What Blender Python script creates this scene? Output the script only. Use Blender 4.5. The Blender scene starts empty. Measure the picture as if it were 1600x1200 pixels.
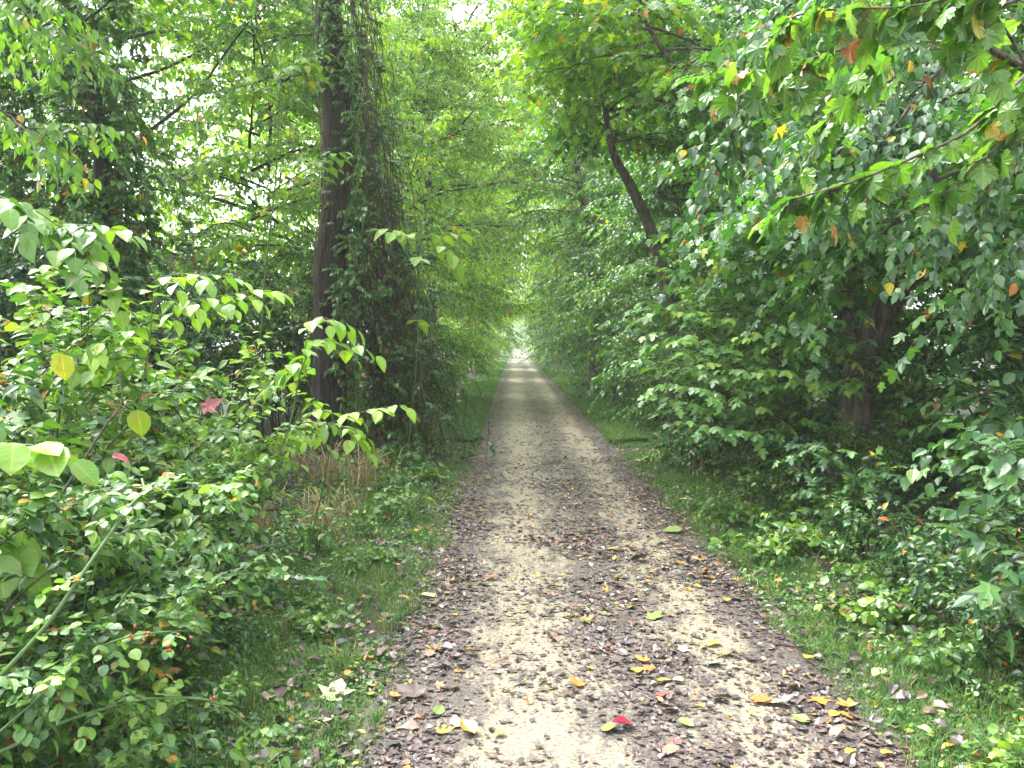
import bpy, math
import numpy as np
from mathutils import Euler, Vector, noise as mnoise

PI = math.pi
SC = bpy.context.scene
COL = SC.collection
UP = np.array((0.0, 0.0, 1.0))

# ------------------------------------------------------------------ camera
FPX, CAMZ = 1385.0, 1.6
PITCH, YAW = math.atan(63 / FPX), math.radians(0.2)
ROT = Euler((PI / 2 - PITCH, 0, YAW)).to_matrix()
cam = bpy.data.objects.new('camera', bpy.data.cameras.new('camera'))
COL.objects.link(cam)
cam.location = (0, 0, CAMZ)
cam.rotation_euler = (PI / 2 - PITCH, 0, YAW)
cam.data.sensor_width = 36
cam.data.lens = 36 * FPX / 1600
cam.data.clip_start = 0.05
cam.data.clip_end = 4000
SC.camera = cam


def ray(px, py):
    return ROT @ Vector(((px - 800) / FPX, -(py - 600) / FPX, -1))


def at(px, py, Y):
    d = ray(px, py)
    return np.array((d.x * Y / d.y, Y, CAMZ + d.z * Y / d.y))


def gnd(px, py):
    d = ray(px, py)
    t = -CAMZ / d.z
    return np.array((d.x * t, d.y * t, 0.0))


# ------------------------------------------------------------------ mesh helpers
class MB:
    def __init__(s):
        s.V, s.L, s.T, s.M, s.A, s.n = [], [], [], [], [], 0

    def add(s, v, loops, tot, mat=0, attr=None):
        v = np.asarray(v, float).reshape(-1, 3)
        s.V.append(v)
        s.L.append(np.asarray(loops, np.int64) + s.n)
        s.T.append(np.asarray(tot, np.int64))
        s.M.append(np.full(len(tot), mat, np.int64))
        s.A.append(np.zeros((len(v), 3)) if attr is None else np.asarray(attr, float).reshape(-1, 3))
        s.n += len(v)

    def mesh(s, name, mats, smooth=False):
        me = bpy.data.meshes.new(name)
        V, L, T, M, A = (np.concatenate(q) for q in (s.V, s.L, s.T, s.M, s.A))
        me.vertices.add(len(V)); me.vertices.foreach_set('co', V.ravel().astype(np.float32))
        me.loops.add(len(L)); me.loops.foreach_set('vertex_index', L.astype(np.int32))
        me.polygons.add(len(T))
        me.polygons.foreach_set('loop_start', (np.cumsum(T) - T).astype(np.int32))
        me.polygons.foreach_set('material_index', M.astype(np.int32))
        me.polygons.foreach_set('use_smooth', np.full(len(T), smooth))
        a = me.attributes.new('leaf', 'FLOAT_VECTOR', 'POINT')
        a.data.foreach_set('vector', A.ravel().astype(np.float32))
        for m in (mats if isinstance(mats, (list, tuple)) else [mats]):
            me.materials.append(m)
        me.update(calc_edges=True)
        return me

    def build(s, name, mats, parent=None, smooth=False):
        o = bpy.data.objects.new(name, s.mesh(name, mats, smooth))
        COL.objects.link(o)
        if parent is not None:
            o.parent = parent
        return o


def unit(a):
    a = np.asarray(a, float)
    return a / np.maximum(np.linalg.norm(a, axis=-1, keepdims=True), 1e-9)


def tube(mb, pts, rad, sides=8, mat=0, rng=None, wob=0.0, ridge=0):
    pts = np.asarray(pts, float); n = len(pts)
    rad = np.interp(np.linspace(0, 1, n), np.linspace(0, 1, len(rad)), rad)
    tan = unit(np.gradient(pts, axis=0))
    ref = np.array((1.0, 0, 0)) if abs(tan[0][2]) > .6 else UP
    ang = np.arange(sides) * 2 * PI / sides
    vs = []
    x = unit(np.cross(tan[0], ref))
    for i in range(n):
        x = unit(x - tan[i] * (x @ tan[i]))
        y = np.cross(tan[i], x)
        r = np.full(sides, rad[i])
        if wob and rng is not None:
            r = r * (1 + wob * rng.uniform(-1, 1, sides))
        if ridge:
            r = r * (1 + .08 * np.cos(ang * ridge + i * .15))
        vs.append(pts[i] + (np.cos(ang) * r)[:, None] * x + (np.sin(ang) * r)[:, None] * y)
    vs = np.concatenate(vs)
    L = []
    for i in range(n - 1):
        for k in range(sides):
            a, b = i * sides + k, i * sides + (k + 1) % sides
            L += [a, b, b + sides, a + sides]
    mb.add(vs, L, [4] * ((n - 1) * sides), mat)
    mb.add(vs[-sides:], list(range(sides)), [sides], mat)


def sticks(mb, P0, P1, r0, r1, mat=0):
    """many three sided twigs at once"""
    P0, P1 = np.asarray(P0), np.asarray(P1); n = len(P0)
    if n == 0:
        return
    t = unit(P1 - P0)
    x = unit(np.cross(t, np.where(np.abs(t[:, 2:3]) > .9, np.array((1., 0, 0)), UP)))
    y = np.cross(t, x)
    r0 = np.broadcast_to(np.asarray(r0, float), (n,)); r1 = np.broadcast_to(np.asarray(r1, float), (n,))
    v = np.empty((n, 6, 3))
    for k in range(3):
        c, s_ = math.cos(k * 2 * PI / 3), math.sin(k * 2 * PI / 3)
        o = x * c + y * s_
        v[:, k] = P0 + o * r0[:, None]; v[:, 3 + k] = P1 + o * r1[:, None]
    f = np.array([0, 1, 4, 3, 1, 2, 5, 4, 2, 0, 3, 5])
    L = (np.arange(n)[:, None] * 6 + f).ravel()
    mb.add(v.reshape(-1, 3), L, np.full(n * 3, 4), mat)


class Leaf:
    def __init__(s, v, uv, faces):
        s.v = np.array(v, float); s.uv = np.array(uv, float)
        s.loops = np.array([i for f in faces for i in f]); s.tot = np.array([len(f) for f in faces])


def strip_leaf(ys, ws, fold=.22, droop=.18, wave=0.0):
    v, uv, f = [], [], []
    for i, (y, w) in enumerate(zip(ys, ws)):
        z = -droop * y * y
        wz = fold * w + wave * math.sin(i * 2.1)
        v += [(-w, y - .03 * w, z + wz), (0, y, z), (w, y - .03 * w, z + fold * w - wave * math.sin(i * 1.7))]
        uv += [(-1, y), (0, y), (1, y)]
    for i in range(len(ys) - 1):
        a = i * 3
        f += [(a, a + 1, a + 4, a + 3), (a + 1, a + 2, a + 5, a + 4)]
    return Leaf(v, uv, f)


def fan_leaf(half, c=(0, .3), tipz=-.1, cz=0.0, droop=.1):
    """lobed leaf: right half outline from base to tip, (x, y, z)"""
    out = [(x, y, z) for x, y, z in half]
    out += [(-x, y, z) for x, y, z in half[-2:0:-1]]
    v = [(c[0], c[1], cz)] + [(x, y, z - droop * y * y + tipz * abs(x)) for x, y, z in out]
    uv = [(0, c[1])] + [(np.clip(x * 2, -1, 1), y) for x, y, z in out]
    n = len(out)
    f = [(0, 1 + i, 1 + (i + 1) % n) for i in range(n)]
    return Leaf(v, uv, f)


LOW = Leaf([(0, 0, 0), (.31, .42, .07), (0, 1, -.12), (-.31, .42, .07), (0, .45, 0)],
           [(0, 0), (1, .4), (0, 1), (-1, .4), (0, .45)], [(0, 1, 4), (4, 1, 2), (0, 4, 3), (4, 2, 3)])
NARROW = Leaf([(0, 0, 0), (.19, .4, .04), (0, 1, -.15), (-.19, .4, .04), (0, .45, 0)],
              [(0, 0), (1, .4), (0, 1), (-1, .4), (0, .45)], [(0, 1, 4), (4, 1, 2), (0, 4, 3), (4, 2, 3)])
OVATE = strip_leaf([0, .1, .28, .5, .75, .9, 1], [.0, .19, .33, .34, .2, .08, .0], .22, .22, .012)
OVATE2 = strip_leaf([0, .12, .32, .58, .82, 1], [.0, .16, .26, .24, .11, .0], .3, .35, .01)
ROUND = strip_leaf([0, .08, .3, .6, .85, 1], [.0, .26, .42, .4, .2, .0], .12, .15, .015)
MAPLE = fan_leaf([(0, 0, 0), (.3, .02, 0), (.24, .22, .03), (.5, .55, -.02), (.2, .52, .03), (.2, .74, 0), (0, 1, -.05)])
SYC = fan_leaf([(0, .05, .02), (.16, -.03, .01), (.33, .03, -.04), (.36, .14, .01), (.47, .26, -.02), (.43, .36, .03), (.52, .58, -.08),
                (.42, .6, -.01), (.34, .68, -.01), (.26, .68, .04), (.22, .8, .0), (.12, .86, .0), (0, 1, -.08)], c=(0, .32), droop=.2)


def put_leaves(mb, tm, P, T, N, S, tint, mat=0):
    P = np.asarray(P, float); n = len(P)
    if n == 0:
        return
    T = unit(T); N = unit(N - (N * T).sum(1, keepdims=True) * T); X = np.cross(T, N)
    S = np.broadcast_to(np.asarray(S, float), (n,))
    tv = tm.v
    v = P[:, None, :] + S[:, None, None] * (tv[None, :, 0:1] * X[:, None] + tv[None, :, 1:2] * T[:, None] + tv[None, :, 2:3] * N[:, None])
    k = len(tv)
    A = np.empty((n, k, 3)); A[:, :, :2] = tm.uv; A[:, :, 2] = np.asarray(tint)[:, None]
    L = (np.arange(n)[:, None] * k + tm.loops).ravel()
    mb.add(v.reshape(-1, 3), L, np.tile(tm.tot, n), mat, A.reshape(-1, 3))


def tints(rng, n, autumn=.02, lo=0., hi=.75):
    t = rng.uniform(lo, hi, n)
    a = rng.random(n) < autumn
    t[a] = rng.uniform(.8, 1.0, a.sum())
    return t


def twig_leaves(mb, rng, P, D, Ln, m, tm, size, autumn=.02, droop=.25, hang=.25, jit=.35, opposite=False, mat=0, bark=1,
                twr=.003, flat=.8, lo=0., hi=.75, sv=.3):
    """twigs that carry leaves along both sides; all vectorised"""
    P, D = np.asarray(P, float), unit(D); n = len(P)
    if n == 0:
        return
    Ln = np.broadcast_to(np.asarray(Ln, float), (n,))
    s = np.linspace(.12, 1, m)
    C = P[:, None] + D[:, None] * (Ln[:, None] * s)[..., None]
    C[..., 2] -= droop * (Ln[:, None] * s * s)
    tan = np.repeat(D[:, None], m, 1).copy(); tan[..., 2] -= 2 * droop * s
    tan = unit(tan)
    side = unit(np.cross(tan, UP + 1e-3))
    sg = (np.where((np.arange(m) // (1)) % 2 == 0, 1., -1.))[None, :, None] * np.ones((n, 1, 1))
    w = np.full((1, m, 1), flat); w[0, -1] = .1
    def one(sgn):
        T = tan * .6 + side * sgn * w + rng.normal(0, jit * .6, (n, m, 3)); T[..., 2] -= hang
        N = rng.normal(0, jit, (n, m, 3)); N[..., 2] += 1; N += T * .2
        S = size * rng.uniform(1 - sv, 1 + sv, (n, m)) * (1.05 - .25 * np.abs(s - .55))
        put_leaves(mb, tm, C.reshape(-1, 3), T.reshape(-1, 3), N.reshape(-1, 3), S.ravel(), tints(rng, n * m, autumn, lo, hi), mat)
    one(sg)
    if opposite:
        one(-sg)
    if bark is not None:
        h = C[:, m // 2]
        sticks(mb, P, h, twr, twr * .75, bark); sticks(mb, h, C[:, -1], twr * .75, twr * .4, bark)


def grow(rng, p, d, length, k, wander=.15, lift=0.):
    pts = [np.array(p, float)]; d = unit(d)
    for i in range(k):
        d = unit(d + rng.normal(0, wander, 3) + UP * lift / k)
        pts.append(pts[-1] + d * length / k)
    return np.array(pts)


def along(pts, f):
    pts = np.asarray(pts); n = len(pts) - 1
    f = np.clip(np.asarray(f, float), 0, 1) * n
    i = np.minimum(f.astype(int), n - 1); r = (f - i)[..., None]
    return pts[i] * (1 - r) + pts[i + 1] * r, unit(pts[i + 1] - pts[i])


# ------------------------------------------------------------------ materials
def new_mat(name):
    m = bpy.data.materials.new(name); m.use_nodes = True
    nt = m.node_tree; nt.nodes.clear()
    return m, nt, nt.nodes.new, nt.links.new


def ramp(nd, stops, interp='LINEAR'):
    r = nd('ShaderNodeValToRGB'); r.color_ramp.interpolation = interp
    e = r.color_ramp.elements
    while len(e) > 1:
        e.remove(e[-1])
    e[0].position, e[0].color = stops[0][0], (*stops[0][1], 1)
    for p, c in stops[1:]:
        q = e.new(p); q.color = (*c, 1)
    return r


AUT = [(.78, (.17, .22, .025)), (.84, (.40, .33, .03)), (.90, (.42, .22, .03)), (.95, (.34, .10, .03)), (1.0, (.13, .06, .035))]


def leaf_mat(name, greens, trans=.45, tcol=(1.5, 1.7, .7), rough=.36, spec=.45, veins=False, autumn=AUT, objvar=.25):
    m, nt, nd, ln = new_mat(name)
    at_ = nd('ShaderNodeAttribute'); at_.attribute_name = 'leaf'
    sp = nd('ShaderNodeSeparateXYZ'); ln(at_.outputs['Vector'], sp.inputs[0])
    r = ramp(nd, list(greens) + list(autumn)); ln(sp.outputs[2], r.inputs[0])
    oi = nd('ShaderNodeObjectInfo')
    hv = nd('ShaderNodeHueSaturation')
    mr = nd('ShaderNodeMapRange'); ln(oi.outputs['Random'], mr.inputs[0]); mr.inputs[3].default_value = 1 - objvar; mr.inputs[4].default_value = 1 + objvar
    ln(mr.outputs[0], hv.inputs['Value']); ln(r.outputs[0], hv.inputs['Color'])
    mh = nd('ShaderNodeMapRange'); ln(oi.outputs['Random'], mh.inputs[0]); mh.inputs[3].default_value = .512; mh.inputs[4].default_value = .492
    ln(mh.outputs[0], hv.inputs['Hue'])
    col = hv.outputs[0]
    if veins:
        ab = nd('ShaderNodeMath'); ab.operation = 'ABSOLUTE'; ln(sp.outputs[0], ab.inputs[0])
        a1 = nd('ShaderNodeMath'); a1.operation = 'MULTIPLY_ADD'; ln(ab.outputs[0], a1.inputs[0]); a1.inputs[1].default_value = -.28; ln(sp.outputs[1], a1.inputs[2])
        a2 = nd('ShaderNodeMath'); a2.operation = 'MULTIPLY'; ln(a1.outputs[0], a2.inputs[0]); a2.inputs[1].default_value = 44
        a3 = nd('ShaderNodeMath'); a3.operation = 'SINE'; ln(a2.outputs[0], a3.inputs[0])
        a4 = nd('ShaderNodeMapRange'); ln(a3.outputs[0], a4.inputs[0]); a4.inputs[1].default_value = .86; a4.inputs[2].default_value = 1; a4.inputs[4].default_value = .5
        b1 = nd('ShaderNodeMapRange'); ln(ab.outputs[0], b1.inputs[0]); b1.inputs[1].default_value = .1; b1.inputs[2].default_value = .02; b1.inputs[4].default_value = .8
        mx = nd('ShaderNodeMath'); mx.operation = 'MAXIMUM'; ln(a4.outputs[0], mx.inputs[0]); ln(b1.outputs[0], mx.inputs[1])
        vm = nd('ShaderNodeMix'); vm.data_type = 'RGBA'; vm.blend_type = 'MULTIPLY'; vm.inputs[7].default_value = (1.7, 1.5, 1.5, 1)
        ln(mx.outputs[0], vm.inputs[0]); ln(col, vm.inputs[6])
        tc = nd('ShaderNodeTexCoord'); nz = nd('ShaderNodeTexNoise'); nz.inputs['Scale'].default_value = 34; nz.inputs['Detail'].default_value = 3
        ln(tc.outputs['Object'], nz.inputs[0])
        nr = nd('ShaderNodeMapRange'); ln(nz.outputs[0], nr.inputs[0]); nr.inputs[1].default_value = .6; nr.inputs[2].default_value = .68; nr.inputs[4].default_value = .7
        sm = nd('ShaderNodeMix'); sm.data_type = 'RGBA'; sm.inputs[7].default_value = (.2, .15, .03, 1)
        ln(nr.outputs[0], sm.inputs[0]); ln(vm.outputs[2], sm.inputs[6])
        col = sm.outputs[2]
    p = nd('ShaderNodeBsdfDiffuse'); ln(col, p.inputs['Color'])
    tm = nd('ShaderNodeMix'); tm.data_type = 'RGBA'; tm.blend_type = 'MULTIPLY'; tm.inputs[0].default_value = 1
    tm.inputs[7].default_value = (*tcol, 1); ln(col, tm.inputs[6])
    tr = nd('ShaderNodeBsdfTranslucent'); ln(tm.outputs[2], tr.inputs[0])
    mix = nd('ShaderNodeMixShader'); mix.inputs[0].default_value = trans
    ln(p.outputs[0], mix.inputs[1]); ln(tr.outputs[0], mix.inputs[2])
    gl = nd('ShaderNodeBsdfGlossy'); gl.inputs['Roughness'].default_value = rough; gl.inputs['Color'].default_value = (.95, 1, 1, 1)
    lw = nd('ShaderNodeLayerWeight')
    pw = nd('ShaderNodeMath'); pw.operation = 'POWER'; ln(lw.outputs['Facing'], pw.inputs[0]); pw.inputs[1].default_value = 4
    fr = nd('ShaderNodeMath'); fr.operation = 'MULTIPLY_ADD'; ln(pw.outputs[0], fr.inputs[0]); fr.inputs[1].default_value = spec * .8; fr.inputs[2].default_value = spec * .085
    m2 = nd('ShaderNodeMixShader'); ln(fr.outputs[0], m2.inputs[0]); ln(mix.outputs[0], m2.inputs[1]); ln(gl.outputs[0], m2.inputs[2])
    out = nd('ShaderNodeOutputMaterial'); ln(m2.outputs[0], out.inputs[0])
    return m


def bark_mat(name, c0, c1, moss=None, scale=6, bump=.9):
    m, nt, nd, ln = new_mat(name)
    tc = nd('ShaderNodeTexCoord'); mp = nd('ShaderNodeMapping'); mp.inputs['Scale'].default_value = (1, 1, .16)
    ln(tc.outputs['Object'], mp.inputs[0])
    n1 = nd('ShaderNodeTexNoise'); n1.inputs['Scale'].default_value = scale * 4; n1.inputs['Detail'].default_value = 6; n1.inputs['Roughness'].default_value = .65
    ln(mp.outputs[0], n1.inputs[0])
    r = ramp(nd, [(.38, c0), (.62, c1)]); ln(n1.outputs[0], r.inputs[0]); col = r.outputs[0]
    if moss:
        n2 = nd('ShaderNodeTexNoise'); n2.inputs['Scale'].default_value = 2.2; n2.inputs['Detail'].default_value = 5
        ln(tc.outputs['Object'], n2.inputs[0])
        mr = nd('ShaderNodeMapRange'); ln(n2.outputs[0], mr.inputs[0]); mr.inputs[1].default_value = .5; mr.inputs[2].default_value = .7; mr.inputs[4].default_value = .7
        mx = nd('ShaderNodeMix'); mx.data_type = 'RGBA'; mx.inputs[7].default_value = (*moss, 1)
        ln(mr.outputs[0], mx.inputs[0]); ln(col, mx.inputs[6]); col = mx.outputs[2]
    p = nd('ShaderNodeBsdfPrincipled'); ln(col, p.inputs['Base Color']); p.inputs['Roughness'].default_value = .8
    b = nd('ShaderNodeBump'); b.inputs['Strength'].default_value = bump; b.inputs['Distance'].default_value = .03
    ln(n1.outputs[0], b.inputs['Height']); ln(b.outputs[0], p.inputs['Normal'])
    out = nd('ShaderNodeOutputMaterial'); ln(p.outputs[0], out.inputs[0])
    return m


def plain(name, col, rough=.6, spec=.5):
    m, nt, nd, ln = new_mat(name)
    tc = nd('ShaderNodeTexCoord'); nz = nd('ShaderNodeTexNoise'); nz.inputs['Scale'].default_value = 25
    ln(tc.outputs['Object'], nz.inputs[0])
    r = ramp(nd, [(.3, tuple(c * .7 for c in col)), (.7, tuple(min(1, c * 1.25) for c in col))]); ln(nz.outputs[0], r.inputs[0])
    p = nd('ShaderNodeBsdfPrincipled'); ln(r.outputs[0], p.inputs['Base Color'])
    p.inputs['Roughness'].default_value = rough; p.inputs['Specular IOR Level'].default_value = spec
    out = nd('ShaderNodeOutputMaterial'); ln(p.outputs[0], out.inputs[0])
    return m


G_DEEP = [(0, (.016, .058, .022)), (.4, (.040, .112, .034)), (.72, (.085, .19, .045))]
G_MID = [(0, (.024, .078, .02)), (.4, (.062, .16, .03)), (.72, (.135, .26, .038))]
G_BRIGHT = [(0, (.042, .115, .018)), (.4, (.10, .22, .026)), (.72, (.20, .33, .036))]
M = dict(
    maple=leaf_mat('maple_leaf', [(0, (.022, .075, .021)), (.4, (.058, .153, .032)), (.72, (.125, .25, .04))], .5, tcol=(1.8, 2.0, .65)),
    deep=leaf_mat('deep_leaf', G_DEEP, .35, rough=.36),
    canopy=leaf_mat('canopy_leaf', G_BRIGHT, .64, tcol=(2.4, 2.25, .7)),
    bush=leaf_mat('bush_leaf', G_MID, .33),
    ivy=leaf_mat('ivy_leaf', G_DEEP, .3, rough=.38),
    near=leaf_mat('near_leaf', G_BRIGHT, .36, veins=True, rough=.4),
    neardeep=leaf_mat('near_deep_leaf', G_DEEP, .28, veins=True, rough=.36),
    nearmid=leaf_mat('near_mid_leaf', G_MID, .32, veins=True, rough=.38),
    overhang=leaf_mat('overhang_leaf', [(0, (.03, .09, .02)), (.4, (.075, .18, .025)), (.72, (.15, .28, .03))], .48, veins=True, rough=.35),
    grass=leaf_mat('grass_blade', [(0, (.045, .11, .03)), (.4, (.08, .175, .045)), (.72, (.145, .24, .06))], .35, spec=.2, rough=.5, autumn=[(.8, (.2, .2, .05)), (.9, (.36, .27, .1)), (1, (.3, .2, .09))], objvar=0),
    straw=leaf_mat('dry_grass', [(0, (.20, .13, .06)), (.5, (.32, .22, .10)), (.75, (.42, .31, .15))], .25, tcol=(1, 1, 1), autumn=[(1, (.2, .11, .05))]),
    litter=leaf_mat('litter_leaf', [(0, (.045, .037, .038)), (.35, (.095, .072, .07)), (.6, (.145, .097, .083)), (.74, (.21, .135, .095))], .05, tcol=(1, 1, 1), rough=.33, autumn=[(.78, (.14, .2, .05)), (.84, (.38, .27, .05)), (.9, (.38, .16, .035)), (.96, (.26, .06, .04)), (1., (.26, .045, .055))], objvar=0),
    bark=bark_mat('dark_bark', (.005, .0045, .0045), (.034, .028, .026)),
    barkr=bark_mat('brown_bark', (.014, .011, .010), (.15, .115, .095), moss=(.05, .07, .025)),
    barkg=bark_mat('grey_bark', (.04, .036, .032), (.16, .14, .12)),
    twig=plain('twig_bark', (.035, .027, .02), .75),
    vine=plain('vine_bark', (.05, .031, .021), .85),
    cane=plain('green_cane', (.065, .125, .03), .5),
    hip=plain('red_hip', (.26, .045, .02), .3),
)

# ------------------------------------------------------------------ scene graph helpers
def tag(o, label=None, cat=None, group=None, kind=None):
    for k, v in (('label', label), ('category', cat), ('group', group), ('kind', kind)):
        if v:
            o[k] = v
    return o


def thing(name, label, cat, loc=(0, 0, 0), group=None, rz=0, sc=1):
    o = bpy.data.objects.new(name, None); COL.objects.link(o)
    o.empty_display_size = .2
    o.location = loc; o.rotation_euler = (0, 0, rz); o.scale = (sc,) * 3 if np.isscalar(sc) else sc
    return tag(o, label, cat, group)


def copy_tree(o, parent=None):
    c = o.copy(); COL.objects.link(c)
    if parent is not None:
        c.parent = parent
    for ch in [q for q in o.children]:
        copy_tree(ch, c)
    return c


class Proto:
    """the first place() moves the thing itself, the later ones copy it with its parts"""
    def __init__(s, make):
        s.make, s.o, s.used = make, None, False

    def place(s, x, y, rz, sc, label, group=None, cat=None, name=None, z=0):
        if s.o is None:
            s.o = s.make(); o = s.o
        else:
            o = copy_tree(s.o)
        if name:
            o.name = name
        o.location = (x, y, z); o.rotation_euler = (0, 0, rz); o.scale = (sc,) * 3 if np.isscalar(sc) else sc
        if 'group' in o:
            del o['group']
        return tag(o, label, cat, group)


# ------------------------------------------------------------------ plant builders
def make_tree(name, seed, h, r, leafm, tm, size, nl=12, t0=.15, t1=1., L=3., Ltop=.5, bias=.0, elev=(.1, .9), droop=.5, nb=7, nt=7, m=9,
              tl=.5, lean=(0, 0), bark='bark', autumn=.02, hang=.3, jit=.35, flat=.8, trunk=None, cat='tree', twdroop=.3, opp=False,
              lo=0., hi=.75, sides=10, bareness=0., low=.5, taper=.9, ridge=0):
    rng = np.random.default_rng(seed)
    root = thing(name, None, cat)
    wood, cr = MB(), MB()
    if trunk is None:
        k = 12; z = np.linspace(-.15, h, k)
        wob = np.cumsum(rng.normal(0, .012 * h, (k, 2)), 0); wob -= wob[0]
        trunk = np.column_stack([wob[:, 0] + lean[0] * (z / h) ** 1.3 * h, wob[:, 1] + lean[1] * z, z])
    trunk = np.asarray(trunk, float)
    rr = [r * 1.55, r * 1.1] + [r * (1 - taper * q) for q in np.linspace(0.05, 1, 8)]
    tube(wood, trunk, rr, sides, 0, rng, .06, ridge)
    TP, TD, TL = [], [], []
    limbs = []
    for i in range(nl):
        f = t0 + (t1 - t0) * (i + rng.uniform(0, .8)) / nl
        (p,), (td,) = along(trunk, [f])
        az = i * 2.4 + rng.uniform(-.5, .5)
        if bias:
            az = math.atan2(math.sin(az), math.cos(az) + bias)
        ln_ = (L + (Ltop - L) * ((f - t0) / max(1e-6, t1 - t0)) ** 1.2) * rng.uniform(.75, 1.2) * (1 + .35 * bias * math.cos(az)) * min(1, low + (1 - low) * (i / nl) / .4)
        e = elev[0] + (elev[1] - elev[0]) * (f - t0) / max(1e-6, t1 - t0) + rng.uniform(-.15, .15)
        d = np.array((math.cos(az) * math.cos(e), math.sin(az) * math.cos(e), math.sin(e)))
        pts = grow(rng, p, d, ln_, 7, .10, -droop)
        rl = max(.007, min(r * .4, .0105 * ln_ + .004))
        limbs.append((pts, rl))
        for j in range(nb):
            fb = .22 + .78 * (j + rng.uniform(0, .9)) / nb
            (q,), (ld,) = along(pts, [fb])
            sd = unit(np.cross(ld, UP)) * (1 if (i + j) % 2 else -1)
            bd = unit(ld * rng.uniform(.4, 1.) + sd * rng.uniform(.5, 1.) + UP * rng.uniform(-.15, .35))
            bl = ln_ * .42 * (1.1 - .55 * fb) * rng.uniform(.7, 1.3) + .15
            bp = grow(rng, q, bd, bl, 4, .14, -droop * .6)
            sticks(cr, bp[:-1], bp[1:], np.linspace(.009, .005, 4) * (.5 + .22 * ln_ ** .5), np.linspace(.007, .003, 4) * (.6 + .25 * ln_ ** .5), 1)
            ff = (np.arange(nt) + rng.uniform(0, 1, nt)) / nt * .9 + .1; ff[-1] = 1
            tp, td2 = along(bp, ff)
            s2 = unit(np.cross(td2, UP)) * np.where(np.arange(nt) % 2 == 0, 1, -1)[:, None]
            dd = td2 * rng.uniform(.4, 1.1, (nt, 1)) + s2 * rng.uniform(.3, 1, (nt, 1)) + UP * rng.uniform(-.25, .35, (nt, 1))
            keep = rng.random(nt) > bareness
            TP.append(tp[keep]); TD.append(dd[keep]); TL.append(tl * rng.uniform(.6, 1.25, nt)[keep])
    twig_leaves(cr, rng, np.concatenate(TP), np.concatenate(TD), np.concatenate(TL), m, tm, size, autumn, twdroop, hang, jit, opp, 0, 1, .0028, flat, lo, hi)
    tr = wood.build('trunk', M[bark], root, True)
    for pts, rl in limbs:
        lm = MB(); tube(lm, pts, [rl, rl * .3], 6, 0, rng, .05); lm.build('limb', M[bark], tr, True)
    cr.build('crown', [M[leafm], M['twig']], root)
    return root


def make_bush(name, seed, h, spread, ns, leafm, tm, size, tw=14, tl=.3, m=9, autumn=.02, cat='shrub', opp=False, hang=.2, jit=.4, flat=.8,
              arch=.5, start=.15, twdroop=.25, lo=0., hi=.75, sr=.008, stemm='twig', leandir=(0, 0)):
    rng = np.random.default_rng(seed)
    root = thing(name, None, cat)
    st, fo = MB(), MB()
    TP, TD, TL = [], [], []
    for i in range(ns):
        a = i * 2.4 + rng.uniform(-.4, .4); o = np.array((math.cos(a), math.sin(a), 0)) + np.array((*leandir, 0))
        hh, sp = h * rng.uniform(.55, 1.05), spread * rng.uniform(.3, 1.05)
        s = np.linspace(0, 1, 9)[:, None]
        b = np.array((rng.normal(0, spread * .12), rng.normal(0, spread * .12), -.04))
        pts = b + o * sp * s ** 1.5 + UP * hh * (s * (1 + arch) - arch * s * s) + np.cumsum(rng.normal(0, .012 * h, (9, 3)), 0)
        tube(st, pts, [sr, sr * .35], 5, 0)
        f = start + (1 - start) * rng.random(tw) ** .8; f[0] = 1
        tp, td = along(pts, f)
        dd = td * .5 + rng.normal(0, .6, (tw, 3)) + o * .35 + UP * .15
        TP.append(tp); TD.append(dd); TL.append(tl * rng.uniform(.5, 1.3, tw))
    twig_leaves(fo, rng, np.concatenate(TP), np.concatenate(TD), np.concatenate(TL), m, tm, size, autumn, twdroop, hang, jit, opp, 0, 1, .0022, flat, lo, hi)
    st.build('stem', M[stemm], root, True)
    fo.build('foliage', [M[leafm], M['twig']], root)
    return root


def smooth_path(pts, k=6):
    pts = np.asarray(pts, float)
    if len(pts) < 3:
        return np.array([pts[0] + (pts[-1] - pts[0]) * t for t in np.linspace(0, 1, k + 1)])
    out = []
    P = np.vstack([2 * pts[0] - pts[1], pts, 2 * pts[-1] - pts[-2]])
    for i in range(1, len(P) - 2):
        for t in np.linspace(0, 1, k, endpoint=False):
            a, b, c, d = P[i - 1:i + 3]
            out.append(.5 * ((2 * b) + (c - a) * t + (2 * a - 5 * b + 4 * c - d) * t * t + (3 * b - a - 3 * c + d) * t ** 3))
    out.append(pts[-1])
    return np.array(out)


def px_path(lst):
    """pixels with a distance each -> a smooth line in the place"""
    return smooth_path([at(x, y, Y) for x, y, Y in lst])


# ------------------------------------------------------------------ ground, path
rg = np.random.default_rng(5)
PC, PH = .46, 1.03        # path centre and half width


def half_w(y):
    return PH + .12 * np.clip((np.asarray(y) - 8) / 25, 0, 1)


def gz(x, y):
    x, y = np.asarray(x, float), np.asarray(y, float)
    d = np.maximum(0, np.abs(x - PC) - half_w(y))
    z = .03 * np.clip(d / .3, 0, 1) + .09 * np.clip((d - .8) / 3, 0, 1) * (np.sin(x * 1.3 + y * .4) + np.sin(y * .9 - x * .7 + 1.2) + np.sin(x * .31 + y * .17))
    return z + .012 * np.clip(d / .2, 0, 1) * np.sin(x * 7 + 1) * np.sin(y * 6.3)


def grid(name, xs, ys, zf, mat, smooth=True):
    X, Y = np.meshgrid(xs, ys, indexing='ij')
    Z = zf(X, Y)
    nx, ny = X.shape
    i = np.arange((nx - 1) * (ny - 1)); a = (i // (ny - 1)) * ny + i % (ny - 1)
    L = np.stack([a, a + ny, a + ny + 1, a + 1], 1).ravel()
    mb = MB(); mb.add(np.stack([X, Y, Z], -1), L, np.full(len(i), 4))
    return mb.build(name, mat, None, smooth)


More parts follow.
